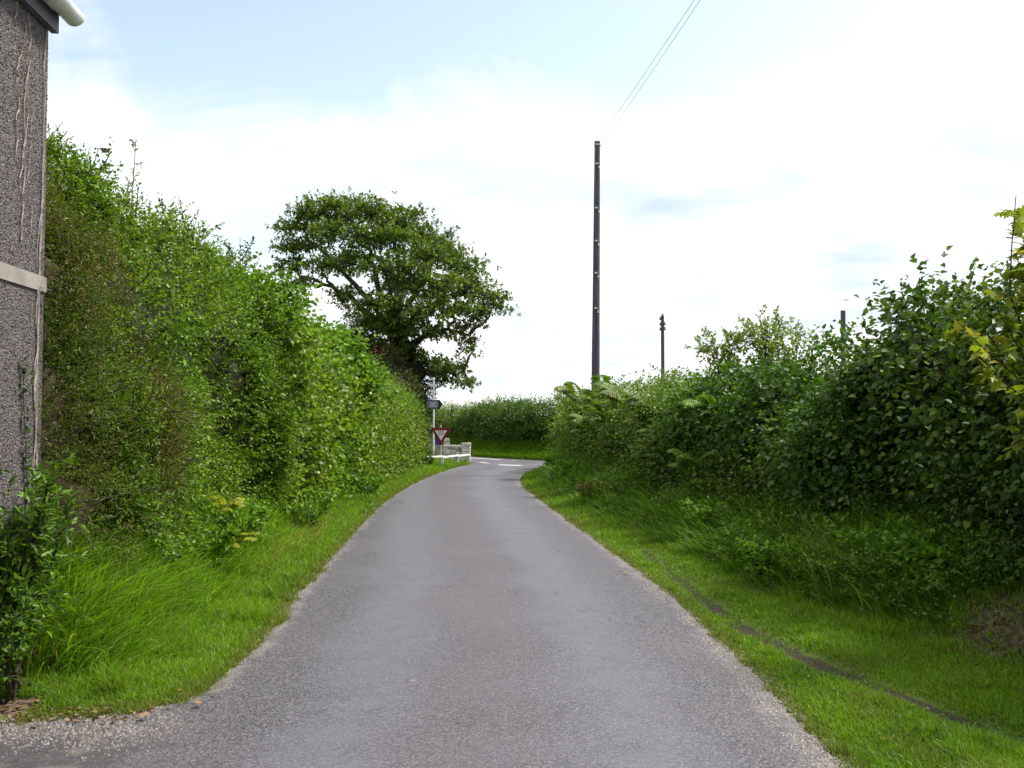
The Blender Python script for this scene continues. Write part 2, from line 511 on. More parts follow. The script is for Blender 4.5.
# ------------------------------------------------------------------ roads
def asphalt(name, lane=True):
    m, t, o = new_mat(name)
    co = N('ShaderNodeTexCoord', t).outputs['Object']
    v = N('ShaderNodeTexVoronoi', t); v.inputs['Scale'].default_value = 155
    t.links.new(co, v.inputs['Vector'])
    sepc = N('ShaderNodeSeparateColor', t); t.links.new(v.outputs['Color'], sepc.inputs[0])
    v2 = N('ShaderNodeTexVoronoi', t); v2.inputs['Scale'].default_value = 75
    t.links.new(co, v2.inputs['Vector'])
    sep2 = N('ShaderNodeSeparateColor', t); t.links.new(v2.outputs['Color'], sep2.inputs[0])
    stone = mixc(t, smap(t, sepc.outputs[0], .1, .95), (.020, .018, .023), (.128, .120, .136))
    stone = mixc(t, mth(t, 'GREATER_THAN', sepc.outputs[1], .955), stone, (.21, .20, .21))
    stone = mixc(t, mth(t, 'GREATER_THAN', sep2.outputs[0], .975), stone, (.16, .125, .125))
    stone = mixc(t, mth(t, 'LESS_THAN', sepc.outputs[2], .16), stone, (.035, .032, .037))
    fine = (.120, .116, .128)
    big = noise(t, .9, 5, co); mid = noise(t, 5, 5, co)
    if lane:
        cc = fac('across', t)
        wob = mth(t, 'ADD', cc, mth(t, 'MULTIPLY', mth(t, 'SUBTRACT', big, .5), .7))
        d1 = mth(t, 'ABSOLUTE', mth(t, 'SUBTRACT', mth(t, 'ABSOLUTE', wob), .72))
        track = smap(t, d1, .55, .05)
        worn = mth(t, 'MULTIPLY', track, smap(t, mid, .2, .7, .45, 1.0))
        c = mixc(t, mth(t, 'MULTIPLY', worn, .60), stone, (.122, .122, .145))
        centre = smap(t, mth(t, 'ABSOLUTE', wob), .55, .05)
        c = mixc(t, mth(t, 'MULTIPLY', centre, .6), c, mixc(t, .55, stone, (.082, .068, .076)))
    else:
        c = mixc(t, .35, stone, fine)
    c = mixc(t, smap(t, big, .3, .75, 0, .3), c, (.11, .098, .112))
    # pale stained spots
    sp = N('ShaderNodeTexVoronoi', t); sp.inputs['Scale'].default_value = 2.1
    t.links.new(co, sp.inputs['Vector'])
    sps = N('ShaderNodeSeparateColor', t); t.links.new(sp.outputs['Color'], sps.inputs[0])
    spot = mth(t, 'MULTIPLY', mth(t, 'GREATER_THAN', sps.outputs[0], .72), smap(t, mth(t, 'ADD', sp.outputs['Distance'], mth(t, 'MULTIPLY', mid, .05)), .08, .05))
    c = mixc(t, mth(t, 'MULTIPLY', spot, .5), c, (.30, .25, .25))
    if lane:   # dirt trodden out of the drive, and a dark resurfaced patch
        sx = N('ShaderNodeSeparateXYZ', t); t.links.new(co, sx.inputs[0])
        wv = mth(t, 'MULTIPLY', mth(t, 'SUBTRACT', mid, .5), .9)
        dk = mth(t, 'MULTIPLY', smap(t, mth(t, 'ADD', sx.outputs[0], wv), -1.5, -1.95), smap(t, mth(t, 'ADD', sx.outputs[1], wv), 4.75, 4.45))
        c = mixc(t, mth(t, 'MULTIPLY', dk, .6), c, (.038, .034, .036))
        c = mixc(t, mth(t, 'MULTIPLY', dk, smap(t, noise(t, 2.6, 6, co), .52, .66, 0, .8)), c, (.15, .125, .11))
        # hairline cracks
        cv = N('ShaderNodeTexVoronoi', t, feature='DISTANCE_TO_EDGE'); cv.inputs['Scale'].default_value = .55
        dn = N('ShaderNodeVectorMath', t, operation='ADD'); t.links.new(co, dn.inputs[0])
        nn_ = N('ShaderNodeTexNoise', t); nn_.inputs['Scale'].default_value = 2.2; nn_.inputs['Detail'].default_value = 5; t.links.new(co, nn_.inputs['Vector'])
        t.links.new(nn_.outputs['Color'], dn.inputs[1]); t.links.new(dn.outputs[0], cv.inputs['Vector'])
        crk = mth(t, 'MULTIPLY', smap(t, cv.outputs['Distance'], .007, .002), smap(t, noise(t, .8, 2, co), .55, .62))
        c = mixc(t, mth(t, 'MULTIPLY', crk, .7), c, (.02, .018, .018))
    # gritty, washed out edge
    e = mth(t, 'ADD', fac('edge', t), mth(t, 'MULTIPLY', mth(t, 'SUBTRACT', noise(t, 5, 6, co), .5), .5))
    gritn = noise(t, 120, 2, co)
    gc = mixc(t, smap(t, gritn, .35, .65), (.095, .082, .078), (.24, .205, .195))
    c = mixc(t, mth(t, 'MULTIPLY', smap(t, e, .11, .0), .7), c, gc)
    p = N('ShaderNodeBsdfPrincipled', t); p.inputs['Roughness'].default_value = .60; p.inputs['Specular IOR Level'].default_value = .5
    t.links.new(c, p.inputs['Base Color'])
    b = N('ShaderNodeBump', t); b.inputs['Strength'].default_value = .45; b.inputs['Distance'].default_value = .003
    t.links.new(mth(t, 'SUBTRACT', 1.0, v.outputs['Distance']), b.inputs['Height']); t.links.new(b.outputs[0], p.inputs['Normal'])
    t.links.new(p.outputs[0], o.inputs[0])
    return m
ry = axis([(-9, 3.6, .4), (3.6, 9, .03), (9, 16, .07), (16, 31.15, .15)])
rows = []
NC = 28
for y in ry:
    l = lane_l(y) - .03; r_ = lane_r(y) + .02
    amp = 1.0
    l += .13 * (vnoise(np.array([(0, y, 3.)]), 3.0, 5)[0] - .5); r_ += .13 * (vnoise(np.array([(9, y, 3.)]), 3.0, 5)[0] - .5)
    u = np.linspace(0, 1, NC)
    u = .5 - .5 * np.cos(u * math.pi)
    x = l + (r_ - l) * u
    cen = lane_r(y) - 1.65
    z = .016 + .02 * (1 - np.clip(np.abs(x - cen) / 1.7, 0, 1) ** 2)
    rows.append(np.stack([x, np.full(NC, y), z, x - cen - .05, np.minimum(x - l, r_ - x)], 1))
RW = np.array(rows)
idx = np.arange(len(ry) * NC).reshape(len(ry), NC)
F = np.stack([idx[:-1, :-1], idx[:-1, 1:], idx[1:, 1:], idx[1:, :-1]], -1).reshape(-1, 4)
RW = RW.reshape(-1, 5)
# the edge fades away where the lane opens on the main road
eg = RW[:, 4] + 2 * ss(RW[:, 1], 27.5, 29.0)
me = np_mesh('road', RW[:, :3], F, attrs={'across': RW[:, 3], 'edge': eg}, smooth=True)
tag(link('road', me, asphalt('lane_asphalt')), 'narrow grey tarmac lane with pale wheel tracks running ahead', None, kind='structure')

def resample(pts, n):
    d = np.r_[0, np.cumsum(np.linalg.norm(np.diff(pts, axis=0), axis=1))]
    q = np.linspace(0, d[-1], n)
    return np.stack([np.interp(q, d, pts[:, k]) for k in range(pts.shape[1])], 1)
k = 12
A = np.concatenate([resample(MAIN_N[i:i + 2], k)[:-1] for i in range(len(MAIN_N) - 1)] + [MAIN_N[-1:]])
B = np.concatenate([resample(MAIN_F[i:i + 2], k)[:-1] for i in range(len(MAIN_F) - 1)] + [MAIN_F[-1:]])
u = np.linspace(0, 1, 9)
MP = A[:, None, :] * (1 - u)[None, :, None] + B[:, None, :] * u[None, :, None]
wd = np.linalg.norm(A - B, axis=1)
zed = np.minimum(u, 1 - u)[None] * wd[:, None]
idx = np.arange(len(A) * 9).reshape(len(A), 9)
F = np.stack([idx[:-1, :-1], idx[1:, :-1], idx[1:, 1:], idx[:-1, 1:]], -1).reshape(-1, 4)
V = np.concatenate([MP, np.full(MP.shape[:2] + (1,), .012)], -1).reshape(-1, 3)
me = np_mesh('main_road', V, F, attrs={'across': np.zeros(len(V)), 'edge': zed.ravel() + .1}, smooth=True)
main_road = tag(link('main_road', me, asphalt('main_asphalt', False)), 'tarmac main road crossing the end of the lane', None, kind='structure')
# painted markings: far edge line, centre line dashes, give way line
mk = MB()
def strip(a, b, wdt, z=.0185):
    a = np.array(a, float); b = np.array(b, float); d = nrm(b - a); nn = np.array((-d[1], d[0])) * wdt / 2
    q = [a + nn, a - nn, b - nn, b + nn]
    mk.add([(p_[0], p_[1], z) for p_ in q], [(0, 1, 2, 3)])
C4 = A + (B - A) * .62
dd = np.r_[0, np.cumsum(np.linalg.norm(np.diff(C4, axis=0), axis=1))]
s = 0
while s < dd[-1] - 3:
    q = [np.array((np.interp(v, dd, C4[:, 0]), np.interp(v, dd, C4[:, 1]))) for v in (s, s + 4)]
    strip(q[0], q[1], .13); s += 4.6
Gn = A + (B - A) * .10
e0 = np.array((-1.15, 30.55)); e1 = np.array((1.1, 28.35))
strip((-.42, 28.15), (.30, 27.85), .28, .045)
strip((-1.05, 29.6), (-.75, 29.1), .15, .045)
wm = noise_mat('road_paint', (.55, .55, .52), (.82, .82, .80), 14, .6, .1)
mo = mk.build('marking', wm, main_road)

# gravel spilling from the drive at the foot of the house
gv = []
for i in range(5200):
    x = random.uniform(-3.0, -1.45); y = random.gauss(4.62, .16) + (x + 2.2) * -.02
    if y < 4.05 or y > 5.1: continue
    if lane_l(y) - x > .35: continue
    gv.append((x, y))
gv = np.array(gv)
gz = np.maximum(height(gv[:, 0], gv[:, 1]), .018)
P = np.c_[gv, gz]
ico = np.array([(1, 0, -.2), (-.5, .87, -.2), (-.5, -.87, -.2), (.2, .1, .75)])
sz = rng.uniform(.004, .011, len(P))
ang = rng.random(len(P)) * 6.28
cs, sn = np.cos(ang)[:, None], np.sin(ang)[:, None]
Vx = ico[None, :, 0] * cs - ico[None, :, 1] * sn; Vy = ico[None, :, 0] * sn + ico[None, :, 1] * cs
V = P[:, None, :] + np.stack([Vx, Vy, np.broadcast_to(ico[None, :, 2], Vx.shape)], -1) * sz[:, None, None]
F = (np.array([(0, 1, 3), (1, 2, 3), (2, 0, 3)])[None] + (np.arange(len(P)) * 4)[:, None, None]).reshape(-1, 3)
me = np_mesh('gravel', V.reshape(-1, 3), F, np.repeat(palette(len(P), [(.13, .125, .13), (.075, .065, .065), (.20, .185, .175), (.12, .09, .075)], green=False), 4, axis=0))
mg, t, o = new_mat('gravel_stones')
a = N('ShaderNodeAttribute', t, attribute_name='col'); p = N('ShaderNodeBsdfPrincipled', t); p.inputs['Roughness'].default_value = .85
t.links.new(a.outputs['Color'], p.inputs['Base Color']); t.links.new(p.outputs[0], o.inputs[0])
tag(link('gravel', me, mg), 'loose grey gravel spilled along the driveway edge in the left corner', 'gravel', kind='stuff')

n = 26000
gy = 1 / (1 / 3.6 + (1 / 24 - 1 / 3.6) * rng.random(n)); sidev = rng.random(n) < .5
gx = np.where(sidev, lane_l(gy), lane_r(gy)) + np.where(sidev, 1, -1) * (rng.normal(.03, .07, n))
k = (gy > 4.9) | ~sidev; k &= vnoise(np.stack([gx, gy, gx * 0], 1), 2.5, 3) > .42
gx, gy = gx[k], gy[k]; n = len(gx)
P = np.c_[gx, gy, np.maximum(height(gx, gy), .020)]
sz = rng.uniform(.002, .0065, n); ang = rng.random(n) * 6.28
cs, sn = np.cos(ang)[:, None], np.sin(ang)[:, None]
Vx = ico[None, :, 0] * cs - ico[None, :, 1] * sn; Vy = ico[None, :, 0] * sn + ico[None, :, 1] * cs
V = P[:, None, :] + np.stack([Vx, Vy, np.broadcast_to(ico[None, :, 2], Vx.shape)], -1) * sz[:, None, None]
F = (np.array([(0, 1, 3), (1, 2, 3), (2, 0, 3)])[None] + (np.arange(n) * 4)[:, None, None]).reshape(-1, 3)
me = np_mesh('grit', V.reshape(-1, 3), F, np.repeat(palette(n, [(.20, .18, .17), (.12, .11, .105), (.30, .28, .265), (.15, .12, .10)], green=False), 4, axis=0))
tag(link('grit', me, mg), 'fine pinkish grit washed along both crumbling lane edges', 'grit', kind='stuff')

# ------------------------------------------------------------------ grass
def blades(name, P, h, wd, lean, bend, colr, segs=3, side=None):
    n = len(P)
    if side is None:
        th = rng.random(n) * 6.28; side = np.stack([np.cos(th), np.sin(th), np.zeros(n)], 1)
    ts = np.linspace(0, 1, segs + 1)
    rings = []
    for t_ in ts:
        c_ = P + UP * (h * (t_ - .45 * bend * t_ * t_))[:, None] + lean * (h * bend * t_ * t_)[:, None]
        ww = wd * (1 - .88 * t_ ** 1.6) * .5
        rings += [c_ - side * ww[:, None], c_ + side * ww[:, None]]
    V = np.stack(rings, 1).reshape(-1, 3); k_ = 2 * (segs + 1)
    f = np.array([(2 * i, 2 * i + 1, 2 * i + 3, 2 * i + 2) for i in range(segs)])
    F = (f[None] + (np.arange(n) * k_)[:, None, None]).reshape(-1, 4)
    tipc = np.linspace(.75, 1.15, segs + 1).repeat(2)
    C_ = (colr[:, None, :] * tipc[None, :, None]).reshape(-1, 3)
    return np_mesh(name, V, F, C_)

def scatter(x0, x1, y0, y1, n, wfun=None):
    """random points, denser near the camera"""
    u = rng.random(n)
    y = 1 / (1 / y0 + (1 / y1 - 1 / y0) * u)      # pdf ~ 1/y^2
    x = rng.uniform(x0, x1, n)
    return x, y
def rand_dir(n):
    th = rng.random(n) * 6.28
    return np.stack([np.cos(th), np.sin(th), np.zeros(n)], 1)

G_SHORT = [(.145, .285, .014), (.175, .32, .018), (.105, .22, .014), (.22, .30, .035)]
def short_grass(name, label, side, n, ymax, extra=0):
    if side > 0:
        y = 1 / (1 / 3.3 + (1 / ymax - 1 / 3.3) * rng.random(n))
        x = lane_r(y) + rng.uniform(-.04, 2.3, n)
    else:
        y = 1 / (1 / 4.55 + (1 / ymax - 1 / 4.55) * rng.random(n))
        x = lane_l(y) - rng.uniform(-.04, 1.35, n)
    sd = road_sd(x, y)
    P3 = np.stack([x, y, np.zeros(n)], 1)
    rag = vnoise(P3, 6, 3)
    keep = sd > (rag - .5) * .34 - .01
    rd = polyline_dist(x, y, RUT) + .05 * (vnoise(P3, 13, 2) - .5)
    rutd = rd
    keep &= rng.random(n) > .78 * (1 - ss(rd, .05, .15)) * (.15 + .85 * (1 - ss(y, 6.3, 9.5))) * (.45 + .75 * ss(vnoise(P3, 4, 3), .4, .55))
    lit_ = np.exp(-(((x - 3.25) / .5) ** 2 + ((y - 6.0) / .62) ** 2)) + np.exp(-(((x + 2.75) / .5) ** 2 + ((y - 4.78) / .16) ** 2))
    keep &= rng.random(n) > lit_ * .72
    keep &= ~((x < -2.55) & (y < 5.0))
    x, y, sd, rutd = x[keep], y[keep], sd[keep], rutd[keep]; n = len(x)
    P3 = P3[keep]
    z = height(x, y, sd) - .004
    h = rng.uniform(.018, .042, n) * (1 + .8 * vnoise(P3, 2.2, 2)) * (.55 + .45 * ss(sd, 0, .2)) * (1 + y / 40)
    h = h * (.45 + .55 * ss(rutd, .05, .25))
    if side < 0: h *= 1.45
    wd = .0042 * (y / 5) ** .85 + .0016
    pat = vnoise(P3, 1.6, 3)
    c_ = palette(n, G_SHORT, [.4, .3, .2, .1], .26)
    h = h * (1 + .9 * ss(vnoise(P3 + 9, 3.5, 2), .55, .75))
    tt = ss(pat, .45, .7)[:, None]; c_ = c_ * (1 - tt) + c_ * np.array((.72, .80, .9)) * tt
    tt = ss(vnoise(P3 + 31, 3, 3), .55, .75)[:, None] * .6; c_ = c_ * (1 - tt) + np.array((.15, .19, .035)) * tt
    tt = (1 - ss(sd, .0, .22))[:, None] * .65; c_ = c_ * (1 - tt) + np.array((.17, .16, .05)) * tt
    dead = (rng.random(n) < .05); c_[dead] = (.26, .21, .10)
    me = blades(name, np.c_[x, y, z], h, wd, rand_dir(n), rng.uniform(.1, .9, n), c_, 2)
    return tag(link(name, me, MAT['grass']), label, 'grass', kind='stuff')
short_grass('verge_grass', 'short mown bright green grass of the wide right verge with a muddy wheel rut', 1, 230000, 29)
short_grass('verge_grass', 'mown green grass strip between the left hedge bank and the lane', -1, 120000, 29.6)

# clover and small broad weeds in the right verge
x, y = scatter(1.3, 3.4, 3.4, 12, 5200)
sd = road_sd(x, y); P3 = np.stack([x, y, x * 0], 1)
k = (sd > .1) & (vnoise(P3, 2.5, 3) > .52) & (x - lane_r(y) < 2.0)
x, y = x[k], y[k]; P = np.c_[x, y, height(x, y) + rng.uniform(.008, .03, len(x))]
me = leaves('clover', P, rand_dir(len(x)), UP + rng.normal(0, .3, (len(x), 3)), rng.uniform(.012, .024, len(x)), palette(len(x), [(.05, .14, .02), (.09, .19, .03)]), 'heart')
tag(link('clover', me, MAT['grass']), 'low clover leaves scattered through the right verge', 'clover', kind='stuff')

def long_grass(name, label, side, n, d0, d1, ymin, ymax, hh, droop=.8, cols=None):
    # tussocks: blades share a root cell and a lean
    ntu = n // 26
    y = 1 / (1 / ymin + (1 / ymax - 1 / ymin) * rng.random(ntu))
    off = rng.uniform(d0, d1, ntu)
    if side > 0: x = lane_r(y) + off
    else: x = lane_l(y) - off
    hx = np.interp(y, HR[:, 0], HR[:, 1]) if side > 0 else np.interp(y, HL[:, 0], HL[:, 1])
    hs = np.clip(rng.uniform(.55, 1.15, ntu), .3, 1.2)
    # shorter near the mown strip
    hs *= .35 + .65 * ss(off, d0, d0 + .45)
    if side > 0:
        off = verge_w(y) + rng.uniform(0, 1.0, ntu) ** 1.2 * 1.6; x = lane_r(y) + off
        hs = np.clip(rng.uniform(.5, 1.15, ntu), .3, 1.2) * (.45 + .55 * ss(off - verge_w(y), 0, .35))
        lt = np.exp(-(((x - 3.25) / .5) ** 2 + ((y - 6.0) / .62) ** 2)); hs *= 1 - .75 * lt
    ld = np.stack([np.full(ntu, -side * 1.0) + rng.normal(0, .6, ntu), rng.normal(-.2, .6, ntu), np.zeros(ntu)], 1)
    ti = rng.integers(0, ntu, n)
    r_ = rng.normal(0, .055, (n, 2)) * (1 + y[ti] / 25)[:, None]
    px_, py_ = x[ti] + r_[:, 0], y[ti] + r_[:, 1]
    k_ = (px_ < np.interp(py_, HR[:, 0], HR[:, 1]) + .2) if side > 0 else (px_ > np.interp(py_, HL[:, 0], HL[:, 1]) - .25)
    sd = road_sd(px_, py_)
    k_ &= sd > .12
    k_ &= rng.random(n) > 1.1 * np.exp(-(((px_ - 3.25) / .55) ** 2 + ((py_ - 6.0) / .65) ** 2)) * side
    px_, py_, ti, sd = px_[k_], py_[k_], ti[k_], sd[k_]; n = len(px_)
    z = height(px_, py_, sd) - .01
    h = hh * hs[ti] * rng.uniform(.4, 1.2, n) * (np.interp(py_, [5, 8, 10.5], [1.1, .85, .55]) if side < 0 else np.interp(py_, [5, 12], [1, .9]))
    lean = nrm(ld[ti] + rng.normal(0, .6, (n, 3)) * (1, 1, 0))
    wd = (.006 + .008 * rng.random(n)) * (py_ / 6) ** .75
    cols = cols or [(.13, .27, .016), (.16, .32, .022), (.09, .19, .016), (.23, .32, .05)]
    c_ = palette(n, cols, [.4, .25, .25, .1], .3) * rng.uniform(.75, 1.2, ntu)[ti][:, None]
    dead = rng.random(n) < .045; c_[dead] = np.array((.32, .26, .13)) * rng.uniform(.6, 1.1, (dead.sum(), 1))
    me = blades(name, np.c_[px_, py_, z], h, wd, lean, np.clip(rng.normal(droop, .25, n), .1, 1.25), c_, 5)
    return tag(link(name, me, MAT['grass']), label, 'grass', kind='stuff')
long_grass('long_grass', 'long uncut grass sweeping down from the foot of the left hedge', -1, 40000, .55, 1.75, 5.3, 27, .42, .7)
long_grass('long_grass', 'tall dark green grass on the bank under the right hedge', 1, 50000, .95, 2.6, 4.2, 28, .46, .7,
           [(.11, .25, .03), (.14, .30, .034), (.07, .16, .02), (.22, .31, .07)])

# grass bank beyond the main road
n = 26000
tt = rng.random(n) * (len(B) - 1); i0 = tt.astype(int); fr = (tt - i0)[:, None]
bp = B[i0] * (1 - fr) + B[np.minimum(i0 + 1, len(B) - 1)] * fr
bd = nrm(np.gradient(B, axis=0))[i0]; bn = np.stack([-bd[:, 1], bd[:, 0]], 1)
q = bp + bn * rng.uniform(.05, 2.2, n)[:, None]
k = (np.abs(q[:, 0]) < 9) & (q[:, 1] < 44) & (road_sd(q[:, 0], q[:, 1]) > .03)
q = q[k]; n = len(q)
reps = 3
q = np.repeat(q, reps, axis=0) + rng.normal(0, .15, (n * reps, 2)); n = len(q)
q = q[road_sd(q[:, 0], q[:, 1]) > .03]; n = len(q)
P = np.c_[q, height(q[:, 0], q[:, 1]) - .01]
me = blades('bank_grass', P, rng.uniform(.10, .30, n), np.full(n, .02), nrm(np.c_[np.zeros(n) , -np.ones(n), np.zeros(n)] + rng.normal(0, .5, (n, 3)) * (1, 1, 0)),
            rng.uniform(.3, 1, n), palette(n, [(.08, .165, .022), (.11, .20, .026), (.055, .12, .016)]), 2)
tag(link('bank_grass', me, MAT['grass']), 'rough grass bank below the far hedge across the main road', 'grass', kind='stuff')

# ------------------------------------------------------------------ hedges
def hedge_surface(path, ztop, profile_set, side, lump, seed):
    """returns f(s,t)->P,N  s in metres along path, t 0..1 up the front, over the top and down the back"""
    path = np.asarray(path, float)       # (x,y)
    d = np.r_[0, np.cumsum(np.linalg.norm(np.diff(path, axis=0), axis=1))]
    ztop = np.asarray(ztop, float)       # (s, z)
    prof = np.asarray(profile_set, float)    # (o, zfrac)
    thick = -prof[-1, 0]
    pd = np.r_[0, np.cumsum(np.hypot(np.diff(prof[:, 0]), np.diff(prof[:, 1]) * 2.5))]; pd /= pd[-1]
    def raw(s, t):
        c_ = np.stack([np.interp(s, d, path[:, 0]), np.interp(s, d, path[:, 1])], -1)
        e = .6
        c2 = np.stack([np.interp(s + e, d, path[:, 0]), np.interp(s + e, d, path[:, 1])], -1)
        c1 = np.stack([np.interp(s - e, d, path[:, 0]), np.interp(s - e, d, path[:, 1])], -1)
        tn = nrm(c2 - c1)
        nn = np.stack([tn[..., 1], -tn[..., 0]], -1) * side     # outward
        o_ = np.interp(t, pd, prof[:, 0]); zf = np.interp(t, pd, prof[:, 1])
        LL_ = d[-1]; er = min(.75, LL_ / 3)
        q_ = np.clip(np.minimum(s + .12, LL_ + .12 - s) / er, 0, 1)
        fe = np.sqrt(np.clip(1 - (1 - q_) ** 2, 0, 1))
        oc = -thick * .5
        o_ = oc + (o_ - oc) * fe
        xy = c_ + nn * o_[..., None]
        zb = height(c_[..., 0] + nn[..., 0] * -.1, c_[..., 1] + nn[..., 1] * -.1) - .05
        zt = np.interp(s, ztop[:, 0], ztop[:, 1])
        z = zb + (zt - zb) * zf * (.86 + .14 * fe)
        return np.concatenate([xy, z[..., None]], -1), nn
    def f(s, t, lumpy=True):
        P, nn = raw(s, t)
        Pa, _ = raw(s, np.clip(t + .02, 0, 1)); Pb, _ = raw(s, np.clip(t - .02, 0, 1))
        tg = nrm(Pa - Pb)
        al = np.stack([-nn[..., 1] * side, nn[..., 0] * side, np.zeros(nn.shape[:-1])], -1)
        Nn = nrm(np.cross(al, tg)); Nn = Nn * side
        sg = np.sign((Nn * np.concatenate([nn, np.full(nn.shape[:-1] + (1,), .6)], -1)).sum(-1, keepdims=True))
        mid = (t < .55)
        Nn = np.where(mid[..., None], Nn * sg, Nn)
        Nn = np.where((~mid)[..., None], nrm(np.concatenate([-nn * .5, np.full(nn.shape[:-1] + (1,), 1.0)], -1)), Nn)
        k_ = (vnoise(P + seed * 13.7, .9, 2) - .5) * 2.4 * lump + (vnoise(P + seed * 3.1, 2.6, 2) - .5) * lump * 2.2
        return P + Nn * k_[..., None], Nn
    return f, d[-1]

BOX = [(.10, 0), (.22, .25), (.16, .6), (0, .86), (-.22, .97), (-.6, 1.0), (-1.2, .97), (-1.45, .8), (-1.5, .0)]
def hedge(name, label, cat, path, ztop, side, leaf, cols, wts=None, shape='simple', lump=.16, K=7, cover=3.2, prof=BOX, seed=0,
          sl=.22, droop=.15, flat=.5, mat='leaf', patch=None, topshoot=0, shootlen=.45, bare=None, t0=0.0, twigs=14, tmat=None, group=None):
    f, L = hedge_surface(path, ztop, prof, side, lump, seed)
    path = np.asarray(path, float)
    root = empty(name, (*path[len(path) // 2], float(height(*path[len(path) // 2]))), label, cat, group)
    # inner branch mass as a sheet, near-black to paint the shade in gaps
    ns, nt_ = max(int(L / .09), 6), 44
    S, T = np.meshgrid(np.linspace(-.08, L + .08, ns), np.linspace(0, 1, nt_))
    P, Nn = f(S, T)
    P = P - Nn * (.34 + .14 * vnoise(P, 5, 2))[..., None] + rng.normal(0, .03, P.shape)
    idx = np.arange(ns * nt_).reshape(nt_, ns)
    Fc = np.stack([idx[:-1, :-1], idx[:-1, 1:], idx[1:, 1:], idx[1:, :-1]], -1).reshape(-1, 4)
    caps = []
    BV, BF = P.reshape(-1, 3), Fc
    # leaf sprigs
    ym = float(path[:, 1].mean())
    area = L * (float(np.mean(np.asarray(ztop)[:, 1])) * 1.0 + .9)
    def lsize(y): return np.broadcast_to(np.asarray(leaf(y), float), np.shape(y)).copy()
    samp_s = rng.random(60000) * L
    Ps, _ = f(samp_s[:4000], np.full(4000, .3))
    mean_inv = float(np.mean(1 / lsize(Ps[:, 1]) ** 2))
    nleaf = cover * area * mean_inv / .33
    nsp = int(nleaf / K * 1.15)
    # importance sample along s by 1/size^2
    grid = np.linspace(0, L, 200); Pg, _ = f(grid, np.full(200, .3)); wg = 1 / lsize(Pg[:, 1]) ** 2 * (1 + 2.6 * (np.minimum(grid, L - grid) < .55))
    cdf = np.cumsum(wg); cdf /= cdf[-1]
    s = np.interp(rng.random(nsp), cdf, grid) + rng.normal(0, .03, nsp)
    t_ = t0 + rng.beta(1, 1.25, nsp) * (.72 - t0)
    P, Nn = f(np.clip(s, -.2, L + .2), t_)
    sz = lsize(P[:, 1])
    depth = rng.exponential(.10, nsp)
    P = P - Nn * np.minimum(depth, .38)[:, None]
    if True:
        hv = vnoise(P + seed * 5.3, 1.7, 3)
        hol = ss(hv, .54, .66) * (np.minimum(s, L - s) > .5); P = P - Nn * (.17 * hol)[:, None]; kk = rng.random(nsp) > .45 * hol; P, Nn, sz = P[kk], Nn[kk], sz[kk]; nsp = len(P)
    D = nrm(Nn * .8 + UP * .35 + rng.normal(0, .55, (nsp, 3)))
    sc = (sz / .05)
    lp, la, ln, lss, li = sprigs(P, D, sl * rng.uniform(.4, 1.6, nsp) * np.clip(sc, .8, 1.6), K, sz, droop, flat * 1.35)
    if topshoot:
        m_ = int(topshoot * L)
        s2 = rng.random(m_) * L; P2, N2 = f(s2, rng.uniform(.36, .62, m_))
        D2 = nrm(UP * 1.0 + rng.normal(0, .35, (m_, 3)))
        L2 = shootlen * rng.uniform(.3, 1.1, m_) ** 1.0
        z2 = lsize(P2[:, 1]) * .9
        a = sprigs(P2, D2, L2, 12, z2, .12, .5, .9, .5)
        tb = MB()
        for q0, q1, q2 in zip(P2, D2, L2):
            tb.tube([q0 - q1 * .1, q0 + q1 * q2 * .5, q0 + q1 * q2 * .97 - UP * .12 * q2], [.006, .004, .002], 3, cap=False)
        BF = np.concatenate([BF, np.array(tb.F) + len(BV)]); BV = np.concatenate([BV, np.array(tb.V)])
        lp, la, ln, lss = [np.concatenate(v) for v in zip((lp, la, ln, lss), a[:4])]
    tb = MB()
    for i in range(int(L * twigs)):
        s3, t3 = rng.random() * L, rng.uniform(.05, .30)
        p3, n3_ = f(np.array([s3]), np.array([t3])); p3, n3_ = p3[0], n3_[0]
        d3 = nrm(UP * rng.uniform(.2, 1) + rng.normal(0, .6, 3)); l3 = rng.uniform(.2, .6); a3 = p3 - n3_ * .22
        tb.tube([a3, a3 + d3 * l3 * .5 + n3_ * .16, a3 + d3 * l3 + n3_ * .24], [.007, .005, .003], 3, cap=False)
    if tb.F:
        BF = np.concatenate([BF, np.array(tb.F) + len(BV)]); BV = np.concatenate([BV, np.array(tb.V)])
    link('branches', np_mesh('branches', BV, BF, smooth=True), tmat or MAT['twig'], root)
    c_ = palette(len(lp), cols, wts, .2, lp, patch)
    link('foliage', leaves('foliage', lp, la, ln, lss, c_, shape), MAT[mat], root)
    return root, f, L

def front(H, y0, y1, n=14, dx=0):
    y = np.linspace(y0, y1, n)
    return np.stack([np.interp(y, H[:, 0], H[:, 1]) + dx, y], 1)
sz_l = lambda y: .046 * (np.maximum(y, 5) / 7.5) ** .62
